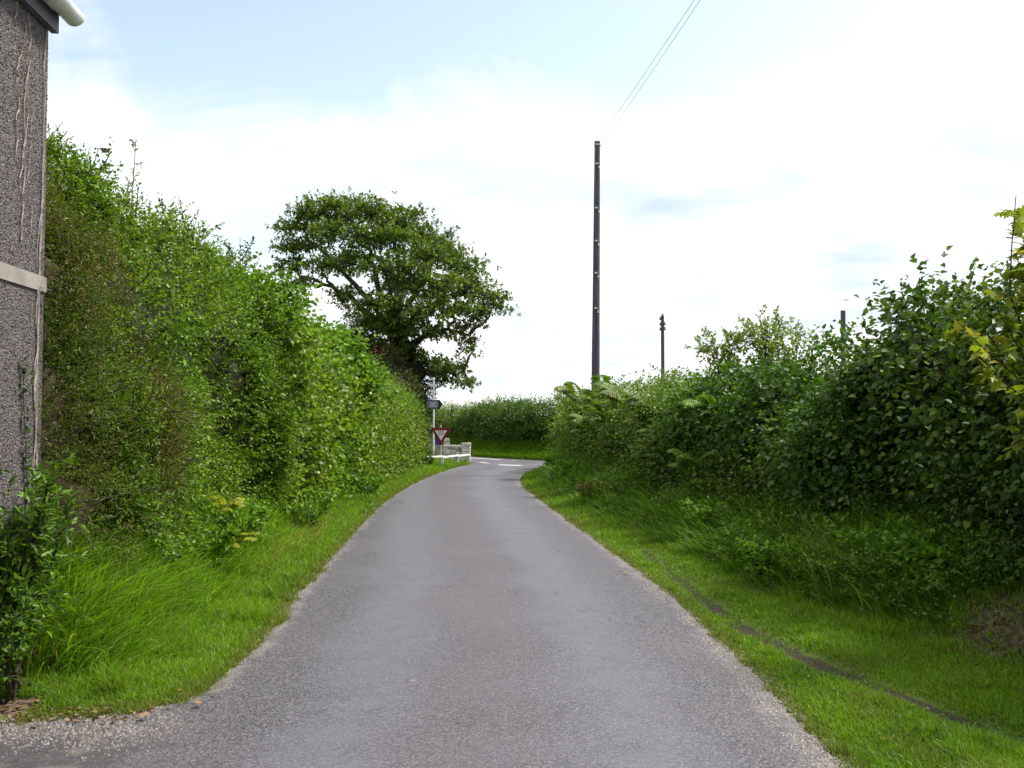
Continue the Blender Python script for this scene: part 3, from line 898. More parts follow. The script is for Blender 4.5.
# left: bright privet hedge, then a coarse hazel stretch, then a clipped end
PROF_L = [(.0, 0), (.12, .25), (.10, .6), (-.08, .86), (-.30, .97), (-.7, 1.0), (-1.3, .97), (-1.5, .8), (-1.55, .0)]
def dim(P): return np.zeros(len(P))
hedge('hedge', 'bright green small leaved privet hedge rising tall just past the house wall', 'hedge',
      front(HL, 6.7, 12.2), [(0, 3.55), (1.2, 3.66), (2.4, 3.5), (3.6, 3.5), (5.5, 3.42)], 1, sz_l,
      [(.098, .195, .018), (.135, .25, .022), (.052, .108, .014), (.20, .30, .045)], [.38, .28, .28, .06], 'simple', .36, 8, 3.3, PROF_L, 1, .2, .1, .5,
      patch=(1.15, 1.02, .9), topshoot=20, shootlen=.42)
hedge('hedge', 'yellow green broad leaved hazel hedge halfway down the left side', 'hedge',
      front(HL, 11.8, 18.2), [(0, 3.45), (2, 3.3), (4, 3.15), (6.4, 2.95)], 1, lambda y: .085 * (y / 12) ** .5,
      [(.13, .225, .02), (.18, .275, .025), (.075, .14, .016), (.24, .30, .05)], [.36, .28, .31, .05], 'heart', .42, 6, 2.8, PROF_L, 2, .26, .2, .6,
      patch=(.8, 1.0, .9), topshoot=14, shootlen=.4)
hedge('hedge', 'clipped mid green hedge at the far end of the left side beside the white rail', 'hedge',
      front(HL, 17.8, 26.4), [(0, 2.95), (2, 2.75), (4.5, 2.45), (7, 2.2), (8.6, 2.05)], 1, lambda y: .075 * (y / 18) ** .6,
      [(.12, .215, .018), (.16, .265, .025), (.07, .135, .014)], None, 'simple', .28, 6, 2.9, PROF_L, 3, .24, .15, .55,
      patch=(1.15, 1.0, .9), topshoot=10, shootlen=.25)
# twiggy olive brown shrub against the house corner, in front of the privet
PROF_S = [(.15, 0), (.34, .2), (.30, .55), (.16, .85), (-.1, .98), (-.5, 1.0), (-.9, .9), (-1.0, .5), (-1.0, 0)]
hedge('cotoneaster_shrub', 'dull olive brown twiggy shrub with tiny leaves between the house corner and the bright hedge', 'shrub',
      front(HL, 5.95, 7.9, 8, .0), [(0, 3.35), (.5, 3.4), (1.1, 3.1), (1.6, 2.4), (2.0, 1.4)], 1, lambda y: np.full(np.shape(y), .036),
      [(.07, .11, .018), (.10, .135, .026), (.13, .11, .055), (.065, .13, .018), (.18, .13, .075)], [.33, .25, .12, .22, .08], 'narrow', .22, 10, 3.4, PROF_S, 4, .26, .05, .8,
      patch=(1.2, .85, .9), topshoot=30, shootlen=.3, twigs=34, tmat=noise_mat('brown_twig', (.035, .025, .015), (.09, .065, .045), 25, .9, .6))

# right side
PROF_R = [(-.25, 0), (-.05, .2), (.28, .5), (.30, .75), (.08, .94), (-.4, 1.0), (-1.0, .97), (-1.3, .8), (-1.35, .0)]
hedge('hedge', 'dark green hedge of big drooping heart shaped leaves, nearest stretch on the right', 'hedge',
      front(HR, 4.6, 9.2), [(0, 2.6), (1.5, 2.58), (2.6, 2.56), (3.7, 2.46), (4.7, 2.2)], -1, lambda y: .078 * (y / 8) ** .3,
      [(.052, .11, .022), (.072, .14, .026), (.032, .07, .016), (.12, .18, .03)], [.4, .25, .27, .08], 'heart', .34, 6, 3.5, PROF_R, 5, .30, .45, .45,
      mat='leaf_dark', t0=.12, patch=(1.2, 1.15, .8), topshoot=13, shootlen=.42)
hedge('hedge', 'mid green glossy leaved hedge stretch behind the pale airy shrub on the right', 'hedge',
      front(HR, 8.9, 14.2), [(0, 1.95), (1.6, 2.1), (3, 2.2), (4.8, 2.0)], -1, lambda y: .078 * (y / 10) ** .5,
      [(.065, .14, .022), (.085, .175, .026), (.042, .09, .018)], None, 'heart', .34, 6, 3.4, PROF_R, 6, .30, .4, .5,
      mat='leaf_dark', t0=.12, patch=(.85, .9, .9), topshoot=9, shootlen=.25)
hedge('hedge', 'feathery bramble and bracken hedge stretch below the tall bare pole', 'hedge',
      front(HR, 13.8, 23.0), [(0, 2.05), (2, 1.95), (4, 2.0), (6, 2.0), (9.3, 1.95)], -1, lambda y: .07 * (y / 14) ** .6,
      [(.09, .18, .022), (.12, .23, .028), (.06, .12, .018), (.18, .22, .06)], [.4, .3, .22, .08], 'simple', .34, 9, 3.0, PROF_R, 7, .42, .5, .4,
      patch=(1.1, .95, 1.2), topshoot=10, shootlen=.4)
hedge('hedge', 'pale green rounded hedge end where the right side meets the main road', 'hedge',
      front(HR, 22.6, 27.0), [(0, 1.95), (1.5, 2.1), (3.2, 1.95), (4.4, 1.5)], -1, lambda y: .10,
      [(.13, .24, .03), (.17, .29, .035), (.09, .17, .024)], None, 'simple', .2, 7, 3.0, PROF_R, 8, .3, .3, .5, topshoot=14, shootlen=.3)
PROF_B = [(.15, 0), (.38, .2), (.42, .5), (.25, .8), (.0, .96), (-.3, 1.0), (-.7, .97), (-.9, .7), (-.95, .0)]
hedge('bramble_thicket', 'dark tangled bramble thicket under the big leaved hedge at the right', 'bramble', front(HR, 5.2, 10.4, 14, .12), [(0, 1.35), (1.3, 1.2), (2.6, 1.45), (4, 1.15), (5.4, 1.3)], -1,
      lambda y: .05 * (y / 7) ** .5, [(.06, .125, .018), (.085, .165, .024), (.04, .085, .014), (.15, .18, .05)], [.4, .28, .24, .08], 'simple', .30, 7, 2.7, PROF_B, 12, .30, .45, .6, patch=(1.25, 1.0, .9), topshoot=8, shootlen=.45)
hedge('bramble_thicket', 'bramble thicket at the foot of the glossy leaved hedge on the right', 'bramble', front(HR, 10.0, 14.8, 14, .05), [(0, 1.3), (1.3, 1.1), (2.6, 1.35), (4, 1.1), (5, 1.2)], -1,
      lambda y: .062 * (y / 11) ** .5, [(.075, .15, .02), (.10, .19, .026), (.05, .10, .016), (.17, .20, .05)], [.4, .28, .24, .08], 'simple', .30, 7, 2.7, PROF_B, 13, .34, .45, .6, patch=(1.25, 1.0, .9), topshoot=8, shootlen=.5)
# far hedge across the main road
nb = nrm(np.gradient(B, axis=0)); nb = np.stack([-nb[:, 1], nb[:, 0]], 1)
FH = B + nb * 1.75
k = (FH[:, 0] > -4.6) & (FH[:, 0] < 7)
fp = resample(FH[k], 16)
hedge('hedge', 'dark clipped hedge on the grass bank straight across the main road', 'hedge', fp[4:], [(0, 1.85), (2, 1.95), (4, 1.9), (20, 1.9)], 1, lambda y: .105,
      [(.06, .12, .024), (.08, .15, .028), (.045, .09, .02)], None, 'simple', .16, 7, 4.6, BOX, 9, .3, .2, .5, patch=(1.2, 1.15, .9), topshoot=12, shootlen=.35)
hedge('hedge', 'yellow green hedge farther off behind the give way sign', 'hedge', fp[:5] + np.array((-.2, .35)), [(0, 1.75), (6, 1.75)], 1, lambda y: .105,
      [(.11, .18, .026), (.14, .22, .03), (.07, .13, .02)], None, 'simple', .16, 6, 4.6, BOX, 10, .3, .2, .5, topshoot=10, shootlen=.35)

# ------------------------------------------------------------------ loose shrubs, saplings and weeds
def shrub(name, label, cat, base, stems, leaf, cols, shape='simple', K=10, sprig_len=.3, per=5, droop=.2, flat=.5, mat='leaf', wts=None, stem_r=.012, group=None, twig_t=.25, spread=.9):
    """stems: list of polylines; sprigs grow along each"""
    base = np.array(base, float)
    root = empty(name, tuple(base), label, cat, group)
    tb = MB(); SP, SD, SL = [], [], []
    for pts in stems:
        pts = np.asarray(pts, float)
        q = resample(pts, 9)
        q[1:-1] += rng.normal(0, .012, q[1:-1].shape)
        tb.tube(q, np.linspace(stem_r, stem_r * .25, 9), 5)
        d_ = nrm(np.gradient(q, axis=0))
        for j in range(per):
            tt_ = twig_t + (1 - twig_t) * (j + rng.random()) / per
            i_ = min(int(tt_ * 8), 7); p_ = q[i_] + (q[i_ + 1] - q[i_]) * (tt_ * 8 - i_)
            v = nrm(d_[i_] * .5 + rng.normal(0, .6, 3) + UP * .25)
            l_ = sprig_len * rng.uniform(.5, 1.2) * (1.25 - .6 * tt_)
            SP.append(p_); SD.append(v); SL.append(l_)
            tb.tube([p_, p_ + v * l_ * .5, p_ + v * l_ - UP * droop * l_], [stem_r * .4, stem_r * .3, stem_r * .15], 3, cap=False)
        SP.append(q[-2]); SD.append(d_[-1]); SL.append(sprig_len * .7)
    SP, SD, SL = np.array(SP), np.array(SD), np.array(SL)
    lp, la, ln, lss, li = sprigs(SP, SD, SL, K, np.full(len(SP), leaf), droop, flat, spread)
    link('foliage', leaves('foliage', lp, la, ln, lss, palette(len(lp), cols, wts), shape), MAT[mat], root)
    tb.build('stems', MAT['twig'], root)
    return root
def G(x, y): return np.array((x, y, float(height(x, y))))
def fan(base, n, h, rad, lean=(0, 0), jitter=.3):
    o_ = []
    for i in range(n):
        a_ = i / n * 6.28 + random.random()
        hh_ = h * random.uniform(.6, 1.0); rr = rad * random.uniform(.4, 1.0)
        e = base + np.array((math.cos(a_) * rr + lean[0] * hh_, math.sin(a_) * rr + lean[1] * hh_, hh_))
        m_ = base + (e - base) * .5 + np.array((math.cos(a_), math.sin(a_), 0)) * rr * .12
        o_.append([base + np.array((math.cos(a_), math.sin(a_), 0)) * .05, m_, e])
    return o_

# leafy shrub at the house wall, bottom left
b = G(-2.98, 5.35)
shrub('elder_shrub', 'leafy green shrub with lobed leaves against the base of the pebbledash house wall', 'shrub', b,
      fan(b, 15, 1.18, .34, (-.03, .02)), .095, [(.07, .15, .018), (.10, .20, .022), (.04, .095, .014), (.17, .28, .06)], 'narrow', 11, .32, 15, .25, .45, spread=1.0, wts=[.4, .28, .22, .1])
b = G(-2.78, 4.98)
shrub('bramble', 'low dark bramble sprawling at the left edge over the drive corner', 'bramble', b,
      fan(b, 12, .62, .34, (-.1, 0)), .05, [(.07, .16, .014), (.10, .22, .018), (.045, .10, .012)], 'simple', 8, .22, 7, .3, .5)
# tall thin sapling poking out above the left hedge
p0 = at(133, 196, 9.0); p1 = at(136, 138, 9.0)
b = G(p0[0] - .2, 9.0)
shrub('sapling', 'thin sparse sapling shoot sticking up alone above the tall left hedge', 'sapling', b, [[b, (p0[0] - .05, 9, 2.6), p0, p1]], .055,
      [(.13, .17, .05), (.09, .13, .04)], 'narrow', 6, .17, 11, .1, .7, stem_r=.011, twig_t=.80)
# purple grey elders behind the left hedge tops
def behind(px, py, Y, n, h, rad, **kw):
    tp = at(px, py, Y); b_ = G(tp[0], Y); h *= 1.25
    base2 = np.array((tp[0], Y, tp[2] - h))
    st = []
    for i in range(n):
        a_ = random.random() * 6.28; r_ = rad * math.sqrt(random.random()) * 1.5; ex, ey = math.cos(a_) * r_, math.sin(a_) * r_
        st.append([b_, base2, base2 + np.array((ex * .45, ey * .45, h * .5)), np.array((tp[0] + ex, Y + ey, tp[2] - r_ * .45 - random.uniform(0, .25) * h))])
    return b_, st
b, st = behind(74, 136, 7.6, 16, .75, .26)
shrub('shrub', 'dull purplish shrub top behind the hedge right beside the house wall', 'shrub', b, st, .05, [(.05, .075, .03), (.08, .10, .04), (.07, .06, .05)], 'simple', 8, .2, 8, .2, .6, twig_t=.6)
b, st = behind(176, 196, 10.6, 18, 1.0, .45)
shrub('shrub', 'grey purple shrub top behind the bright hedge below the lone sapling', 'shrub', b, st, .055, [(.05, .075, .035), (.09, .10, .05), (.08, .065, .055)], 'simple', 8, .22, 8, .2, .6, twig_t=.62)
# small dark sparse tree between hedge and oak
tp = at(240, 238, 17)
b = G(tp[0], 17)
st = [[b, (b[0], 17, 3.2), (tp[0], 17, tp[2])]]
for i in range(15):
    z0 = tp[2] - .2 - i * .085
    a_ = random.random() * 6.28; l_ = .22 + i * .03
    st.append([(b[0], 17, z0 - .25), (b[0] + math.cos(a_) * l_ * .5, 17 + math.sin(a_) * l_ * .5, z0 - .08), (b[0] + math.cos(a_) * l_, 17 + math.sin(a_) * l_, z0 + .12)])
shrub('young_tree', 'small dark sparse tree with upswept twigs between the left hedge and the oak', 'tree', b, st, .075, [(.03, .055, .028), (.05, .08, .04), (.05, .05, .045)], 'simple', 6, .18, 7, .1, .6, stem_r=.02, mat='leaf_dark')

# right: sycamore at the frame edge, airy shrub, end bush
b = G(3.62, 6.05)
st = [[b, b + (-.05, 0, 1.4), at(1012, 300, 6.05), at(1016, 196, 6.05)],
      [b, b + (-.1, -.1, 1.2), at(985, 330, 5.9)], [b, b + (.1, .1, 1.4), at(1030, 250, 6.2)],
      [b, b + (-.1, -.2, 1.0), at(975, 352, 5.7)], [b, b + (.1, -.2, 1.0), at(1035, 380, 5.6)], [b, b + (.0, -.3, .9), at(1012, 430, 5.6)],
      [b, b + (-.05, -.1, 1.2), at(992, 300, 5.9)], [b, b + (-.1, -.1, 1.2), at(958, 322, 5.8)], [b, b + (.1, .1, 1.4), at(1022, 205, 6.1)], [b, b + (.1, .1, 1.4), at(1018, 262, 6.0)],
      [b, b + (.0, .1, 1.4), at(1040, 215, 6.0)], [b, b + (.0, -.1, 1.4), at(1022, 235, 6.0)]]
shrub('sycamore_sapling', 'yellow green sycamore sapling with lobed leaves at the right frame edge', 'sapling', b, st, .10,
      [(.19, .25, .03), (.26, .32, .045), (.11, .17, .025), (.30, .28, .06)], 'lobed', 6, .24, 12, .35, .35, wts=[.35, .3, .2, .15], twig_t=.35)
for (px, py, Y, n_, rd, lab) in ((722, 318, 13.4, 20, .50, 'wispy pale shrub left of the tallest airy one above the right hedge'),
                                 (766, 303, 13.2, 26, .55, 'tall pale airy shrub rising above the middle of the right hedge'),
                                 (795, 316, 12.2, 12, .35, 'wispy shrub tips beside the stub of grey pole'),
                                 (672, 364, 18.0, 14, .6, 'thin pale shrub tips next to the slim insulator pole'),
                                 (570, 382, 25.0, 10, .45, 'soft pale bush top at the left foot of the tall bare pole')):
    b, st = behind(px, py, Y, n_, .75, rd)
    b[2] = float(height(b[0], b[1]))
    shrub('shrub', lab, 'shrub', b, st, .05 + Y * .0012, [(.17, .25, .05), (.22, .29, .07), (.11, .17, .035)], 'simple', 9, .30, 9, .2, .6, twig_t=.5, stem_r=.009, mat='leaf')
for (px, py, Y, lab) in ((452, 398, 39, 'bare twiggy bush top above the farther hedge left of the road'), (470, 401, 38.5, 'thin twigs sticking up behind the give way sign hedge')):
    b, st = behind(px, py, Y, 7, .6, .35)
    shrub('bush', lab, 'bush', b, st, .06, [(.08, .10, .05), (.12, .14, .07)], 'narrow', 5, .3, 6, .1, .6, twig_t=.6)

# weeds on the right bank
wl = [('leafy bright weed clump at the edge of the right verge', 'weed', 2.35, 8.2, .36, .065), ('dark nettle clump higher on the right bank', 'nettle', 2.95, 7.4, .5, .06),
      ('broad dock plant near the leaf litter on the right', 'dock', 3.2, 6.9, .35, .10), ('spreading weed clump midway along the right bank', 'weed', 2.3, 10.6, .42, .06),
      ('pale dead topped weed clump where the right verge narrows', 'weed', 1.45, 15.6, .38, .07), ('round weed clump beside the bend in the right verge', 'weed', 1.25, 19.5, .45, .08),
      ('low weed clump close to the main road on the right', 'weed', 1.15, 23.5, .5, .09)]
for lab, ct, x_, y_, h_, lf in wl:
    b = G(x_, y_)
    shrub(ct if ct != 'dock' else 'dock_plant', lab, ct, b, fan(b, 16, h_, h_ * .75), lf, [(.13, .28, .022), (.17, .34, .03), (.08, .18, .016)] if 'pale' not in lab else [(.2, .19, .08), (.14, .17, .05), (.28, .22, .12)],
          'simple', 8, .16, 6, .25, .5, stem_r=.005)
wl = [('leafy weed clump low in the left bank below the yellow fern', -2.75, 8.3, .4), ('small dark weed clump at the foot of the privet hedge', -2.85, 9.6, .5),
      ('green bramble trailing out of the hazel hedge onto the left bank', -2.75, 12.2, .55), ('leafy clump on the left bank beside the clipped hedge', -2.7, 17.0, .5)]
for lab, x_, y_, h_ in wl:
    b = G(x_, y_)
    shrub('weed', lab, 'weed', b, fan(b, 14, h_, h_ * .7), .06, [(.11, .24, .02), (.15, .30, .025), (.07, .15, .015)], 'simple', 8, .18, 6, .25, .5, stem_r=.005)

def undergrowth(label, side, n, d0, d1, ymin, ymax, cols):
    y = 1 / (1 / ymin + (1 / ymax - 1 / ymin) * rng.random(n)); off = rng.uniform(d0, d1, n)
    x = lane_r(y) + off if side > 0 else lane_l(y) - off
    P3 = np.stack([x, y, x * 0], 1)
    k = (vnoise(P3 + side * 5, 1.3, 3) > .50) & (road_sd(x, y) > d0 * .8)
    if side > 0: k &= (off > verge_w(y) + .1) & (rng.random(len(x)) > 1.2 * np.exp(-(((x - 3.25) / .55) ** 2 + ((y - 6.0) / .65) ** 2)))
    hx = np.interp(y, HR[:, 0], HR[:, 1]) if side > 0 else np.interp(y, HL[:, 0], HL[:, 1])
    k &= (x < hx + .1) if side > 0 else (x > hx - .1)
    x, y, off = x[k], y[k], off[k]; n = len(x)
    P = np.c_[x, y, height(x, y) + rng.uniform(.0, .30, n) * ss(off, d0, d0 + .5)]
    D = nrm(np.c_[-side * .5 + rng.normal(0, .5, n), rng.normal(-.1, .5, n), rng.uniform(.3, 1.2, n)])
    a = sprigs(P, D, rng.uniform(.08, .24, n), 7, .045 * (y / 7) ** .6, .3, .45)
    me = leaves('undergrowth', a[0], a[1], a[2], a[3], palette(len(a[0]), cols, None, .25, a[0], (1.2, 1.1, .8)), 'simple')
    tag(link('undergrowth', me, MAT['leaf']), label, 'undergrowth', kind='stuff')
undergrowth('mixed leafy weeds and brambles tangled in the grass of the right bank', 1, 16000, .75, 2.6, 5.2, 27, [(.095, .20, .024), (.13, .26, .03), (.06, .13, .016)])
undergrowth('mixed leafy weeds at the foot of the left hedge', -1, 5000, 1.0, 1.7, 6.4, 26, [(.11, .23, .018), (.14, .28, .022), (.07, .15, .015)])

# ferns: arching fronds of narrow leaflets
def fern(label, base, nf, length, leafc, lean=(0, 0)):
    base = np.array(base, float)
    root = empty('fern', tuple(base), label, 'fern')
    LP, LA, LN, LS = [], [], [], []; tb = MB()
    for i in range(nf):
        a_ = i / nf * 6.28 + random.uniform(-.3, .3); dv = np.array((math.cos(a_) + lean[0], math.sin(a_) + lean[1], 0)); dv /= np.linalg.norm(dv)
        L_ = length * random.uniform(.6, 1.15); rise = random.uniform(.3, 1.9)
        ts = np.linspace(0, 1, 22)
        pts = base + dv * (L_ * .75 * ts[:, None]) + UP * (L_ * (rise * ts - (rise * .62 + .12) * ts ** 2))[:, None]
        tb.tube(pts[::3], np.linspace(.004, .0015, len(pts[::3])), 3, cap=False)
        tg = nrm(np.gradient(pts, axis=0)); sd_ = nrm(np.cross(tg, UP)); up_n = np.cross(sd_, tg); dr = random.uniform(.2, .8)
        for s_ in (-1, 1):
            for j in range(4, 22):
                wl_ = L_ * .24 * math.sin(math.pi * min(1, .12 + ts[j] * .9)) + .01
                LP.append(pts[j]); LA.append(sd_[j] * s_ + tg[j] * .5 - UP * dr); LN.append(up_n[j] + sd_[j] * s_ * dr + rng.normal(0, .15, 3)); LS.append(wl_)
    LP, LA, LN, LS = map(np.array, (LP, LA, LN, LS))
    link('foliage', leaves('foliage', LP, LA, LN, LS, palette(len(LP), leafc, None, .1), 'narrow'), MAT['leaf'], root)
    tb.build('stems', MAT['twig'], root)
    return root
YF = [(.24, .30, .03), (.30, .34, .04)]; GF = [(.12, .25, .02), (.16, .30, .025)]
fern('small yellow fern at the foot of the left hedge', at(238, 543, 8.4), 6, .34, YF, (.8, -.6))
fern('yellow green fern frond above the other fern on the left', at(222, 512, 8.6), 5, .36, YF, (.8, -.6))
fern('fern drooping from the dark hedge base left of the road bend', at(300, 500, 12.8), 7, .5, GF, (.5, -.5))
for i, (px, py, Y, lab) in enumerate(((640, 455, 17.5, 'bracken fan under the tall bare pole'), (680, 445, 14.8, 'bracken fan low in the middle of the right hedge'), (655, 490, 14.8, 'fern on the right bank above the grass'),
                       (700, 480, 12.3, 'fern at the foot of the glossy right hedge'), (618, 440, 20.5, 'far bracken fan by the pole base'), (720, 425, 12.6, 'fern growing out of the right hedge face'))):
    fern(lab, at(px, py, Y), 9, .6 if i < 4 else .7, [(.11, .23, .03), (.15, .28, .04)], (-.6, -.5))
for (Y, z_, lab) in ((22.5, 1.75, 'farthest bracken fan high on the hedge just left of the tall bare pole'), (20.0, 1.75, 'high bracken fan in the hedge just right of the tall bare pole'),
                     (20.8, 1.0, 'low bracken fan in the hedge beneath the tall bare pole'), (17.6, 1.6, 'high bracken fan in the hedge below the slim insulator pole'),
                     (17.9, .85, 'low bracken fan at the hedge foot below the slim insulator pole'), (15.6, 1.45, 'bracken fan halfway up the hedge right of the slim insulator pole'),
                     (14.6, .85, 'lowest nearest bracken fan arching over the grass bank'), (19.0, 1.25, 'middle bracken fan in the hedge between the two poles')):
    fern(lab, (np.interp(Y, HR[:, 0], HR[:, 1]) - .32, Y, z_), 11, .95, [(.075, .15, .03), (.10, .19, .035), (.14, .18, .05)], (-.7, -.6))

# pale seeding grass stems on the right bank
n = 50
sx = rng.normal(2.75, .16, n); sy = rng.normal(7.7, .35, n)
P = np.c_[sx, sy, height(sx, sy)]
me = blades('seeding_grass', P, rng.uniform(.40, .66, n), np.full(n, .0065), nrm(np.c_[-np.ones(n) * .6, rng.normal(-.2, .4, n), np.zeros(n)]), rng.uniform(.3, .6, n), palette(n, [(.62, .56, .36), (.5, .46, .26)]), 5)
tag(link('seeding_grass', me, MAT['grass']), 'pale straw coloured seed stems in the tall grass of the right bank', 'grass', kind='stuff')
n = 60
sx = rng.normal(-2.5, .1, n); sy = rng.normal(10.0, .7, n)
P = np.c_[sx, sy, height(sx, sy)]
me = blades('seeding_grass', P, rng.uniform(.35, .6, n), np.full(n, .007), nrm(np.c_[np.ones(n) * .8, rng.normal(-.2, .4, n), np.zeros(n)]), rng.uniform(.5, 1, n), palette(n, [(.40, .34, .18), (.34, .30, .16)]), 5)
tag(link('seeding_grass', me, MAT['grass']), 'dry straw stems leaning out of the left bank', 'grass', kind='stuff')

# leaf litter on the bare patch at right and the drive corner
n = 420
lx = np.r_[rng.normal(3.25, .25, n), rng.normal(-2.45, .3, 260)]; ly = np.r_[rng.normal(6.0, .35, n), rng.normal(4.82, .10, 260)]
k = road_sd(lx, ly) > -.12; lx, ly = lx[k], ly[k]; n = len(lx)
P = np.c_[lx, ly, np.maximum(height(lx, ly), .01) + rng.uniform(.006, .03, n)]
me = leaves('leaf_litter', P, rand_dir(n), UP + rng.normal(0, .35, (n, 3)), rng.uniform(.02, .05, n), palette(n, [(.15, .085, .04), (.24, .15, .07), (.08, .05, .03), (.30, .22, .10)], green=False), 'simple')
tag(link('leaf_litter', me, MAT['grass']), 'brown leaf litter on bare soil by the right hedge and the drive corner', 'leaf litter', kind='stuff')
# single fallen leaves
fl = [((626, 572), 'fallen leaf on the lane edge beside the right verge', .06), ((618, 571), 'dry leaf scrap lying on the right road edge', .04), ((826, 615), 'brown leaf lying on the mown right verge', .05),
      ((943, 655), 'brown leaf at the left side of the right hand litter patch', .07), ((1012, 640), 'curled leaf on the bare soil at the right frame edge', .06), ((842, 655), 'small dark leaf beside the wheel rut', .04),
      ((147, 713), 'brown leaf at the tip of the left grass corner', .06), ((176, 690), 'rust coloured leaf lying on the left verge grass', .05), ((197, 703), 'dry leaf on the lane edge by the left grass corner', .05),
      ((280, 614), 'little leaf on the left road edge', .04), ((880, 738), 'leaf lying near the wheel rut close to the camera', .04)]
proto = None
for (px, py), lab, s_ in fl:
    v_ = (at(px, py, 1.0) - np.array((0, 0, CAMH)))
    k_ = (-CAMH + .05) / v_[2]; q = np.array((v_[0] * k_, k_, 0)); q[2] = max(float(height(q[0], q[1])), .03) + .018
    me = leaves('fallen_leaf', np.zeros((1, 3)), rand_dir(1), np.array([[.2, .3, 1.0]]), [s_], palette(1, [(.26, .15, .06)]), 'lobed')
    ob = link('fallen_leaf', me, MAT['dead_leaf']); ob.location = tuple(q)
    tag(ob, lab, 'fallen leaf', 'fallen leaves along the verges')

# ------------------------------------------------------------------ oak
YO = 31.0
def OK(px, py, dy=0): return at(px, py, YO + dy)
oak = empty('oak_tree', (float(OK(424, 430)[0]), YO, float(height(OK(424, 430)[0], YO))), 'big spreading oak with dark layered crown above the left hedge', 'tree')
tr = MB(); lm = MB()
base = np.array((OK(424, 460)[0], YO, 0.0))
trunk_pts = [base, OK(420, 420), OK(411, 385), OK(402, 355), OK(397, 335)]
tr.tube(resample(np.array(trunk_pts), 14) + np.r_[[(0, 0, 0)], rng.normal(0, .03, (13, 3))], np.linspace(.52, .30, 14), 12)
tr.build('trunk', MAT['bark'], oak, smooth=True)
fork = OK(397, 338)
clumps = [(318, 206, 24, 0), (345, 202, 24, .5), (372, 208, 24, -.5), (400, 214, 23, .4), (300, 222, 20, .2), (286, 242, 18, 0), (292, 262, 17, .3), (330, 228, 20, -1), (362, 232, 22, -1.4), (392, 236, 22, -1.2),
          (420, 228, 21, .4), (440, 238, 19, 0), (428, 254, 21, -1), (452, 256, 20, .6), (470, 262, 18, 0), (466, 280, 19, -.5), (486, 288, 17, .3), (496, 300, 13, 0), (442, 282, 21, -1.6), (412, 272, 22, -1.6),
          (382, 262, 20, -1.8), (352, 258, 18, -1.2), (322, 262, 18, -.8), (306, 280, 13, -.5), (342, 290, 15, -.6), (372, 300, 20, -1.6), (400, 302, 22, -2.0), (430, 304, 20, -1.8), (456, 304, 19, -.8), (478, 312, 15, 0),
          (386, 322, 19, -1.5), (362, 318, 15, -1), (414, 322, 18, -1.2), (440, 326, 14, -.6), (462, 326, 14, 0), (472, 342, 11, 0), (436, 358, 15, -.5), (454, 366, 16, 0), (466, 376, 11, .3), (440, 376, 12, .4), (424, 350, 10, -.6),
          (340, 215, 22, 2.2), (385, 222, 24, 2.4), (430, 246, 22, 2.2), (460, 282, 20, 2.4), (400, 285, 20, 2.6), (350, 250, 16, 2.4), (315, 240, 14, 2), (376, 338, 14, -.5), (392, 345, 14, -1), (350, 330, 11, 0)]
mains = [[fork, OK(375, 305, -.3), OK(345, 275), OK(315, 245)], [fork, OK(382, 290), OK(370, 250), OK(350, 218)], [fork, OK(398, 300, .4), OK(398, 262, .6), OK(395, 228, .5)],
         [fork, OK(410, 300, -.4), OK(428, 272, -.6), OK(440, 245, -.4)], [fork, OK(420, 312), OK(448, 296), OK(480, 292)], [OK(405, 352), OK(425, 335, -.2), OK(445, 328, -.2), OK(468, 335)],
         [fork, OK(395, 310, -1), OK(390, 290, -1.6), OK(385, 265, -1.8)], [OK(405, 360), OK(430, 372, -.3), OK(450, 370), OK(468, 376)], [fork, OK(400, 300, 1.2), OK(405, 270, 2.2), OK(400, 240, 2.4)],
         [fork, OK(365, 308), OK(335, 290), OK(303, 275)]]
allp = []
for mpts in mains:
    q = resample(np.array(mpts), 12); q[1:] += rng.normal(0, .06, (11, 3))
    lm.tube(q, np.linspace(.14, .04, 12), 7); allp.append(q)
allp = np.concatenate(allp)
LP, LD, LL = [], [], []
for (px, py, r_, dy) in clumps:
    c_ = OK(px, py + 5, dy); r_ = r_ * .95 / FPX * YO
    j = np.argmin(np.linalg.norm(allp - c_, axis=1) + 1.5 * np.maximum(allp[:, 2] - c_[2], 0)); s_ = allp[j]
    q = resample(np.array([s_, s_ * .5 + c_ * .5 + (0, 0, -.1), c_]), 7); q[1:] += rng.normal(0, .05, (6, 3))
    lm.tube(q, np.linspace(.06, .025, 7), 5)
    nt2 = int(30 * (r_ / .7) ** 2)
    v = nrm(rng.normal(0, 1, (nt2, 3))) * (rng.random((nt2, 1)) ** .45) * r_ * np.array((1.15, 1.15, .52)) * rng.uniform(.9, 1.15, (nt2, 1))
    tips = c_ + v
    for tp_ in tips:
        mid = c_ * .45 + tp_ * .55 + rng.normal(0, .05, 3)
        lm.tube([c_, mid, tp_], [.018, .012, .006], 3, cap=False)
    LP.append(tips); LD.append(nrm(v + UP * .35 * r_ + rng.normal(0, .3, v.shape) * r_)); LL.append(rng.uniform(.10, .24, nt2))
LP, LD, LL = np.concatenate(LP), np.concatenate(LD), np.concatenate(LL)
lm.build('limbs', MAT['bark'], oak, smooth=True)
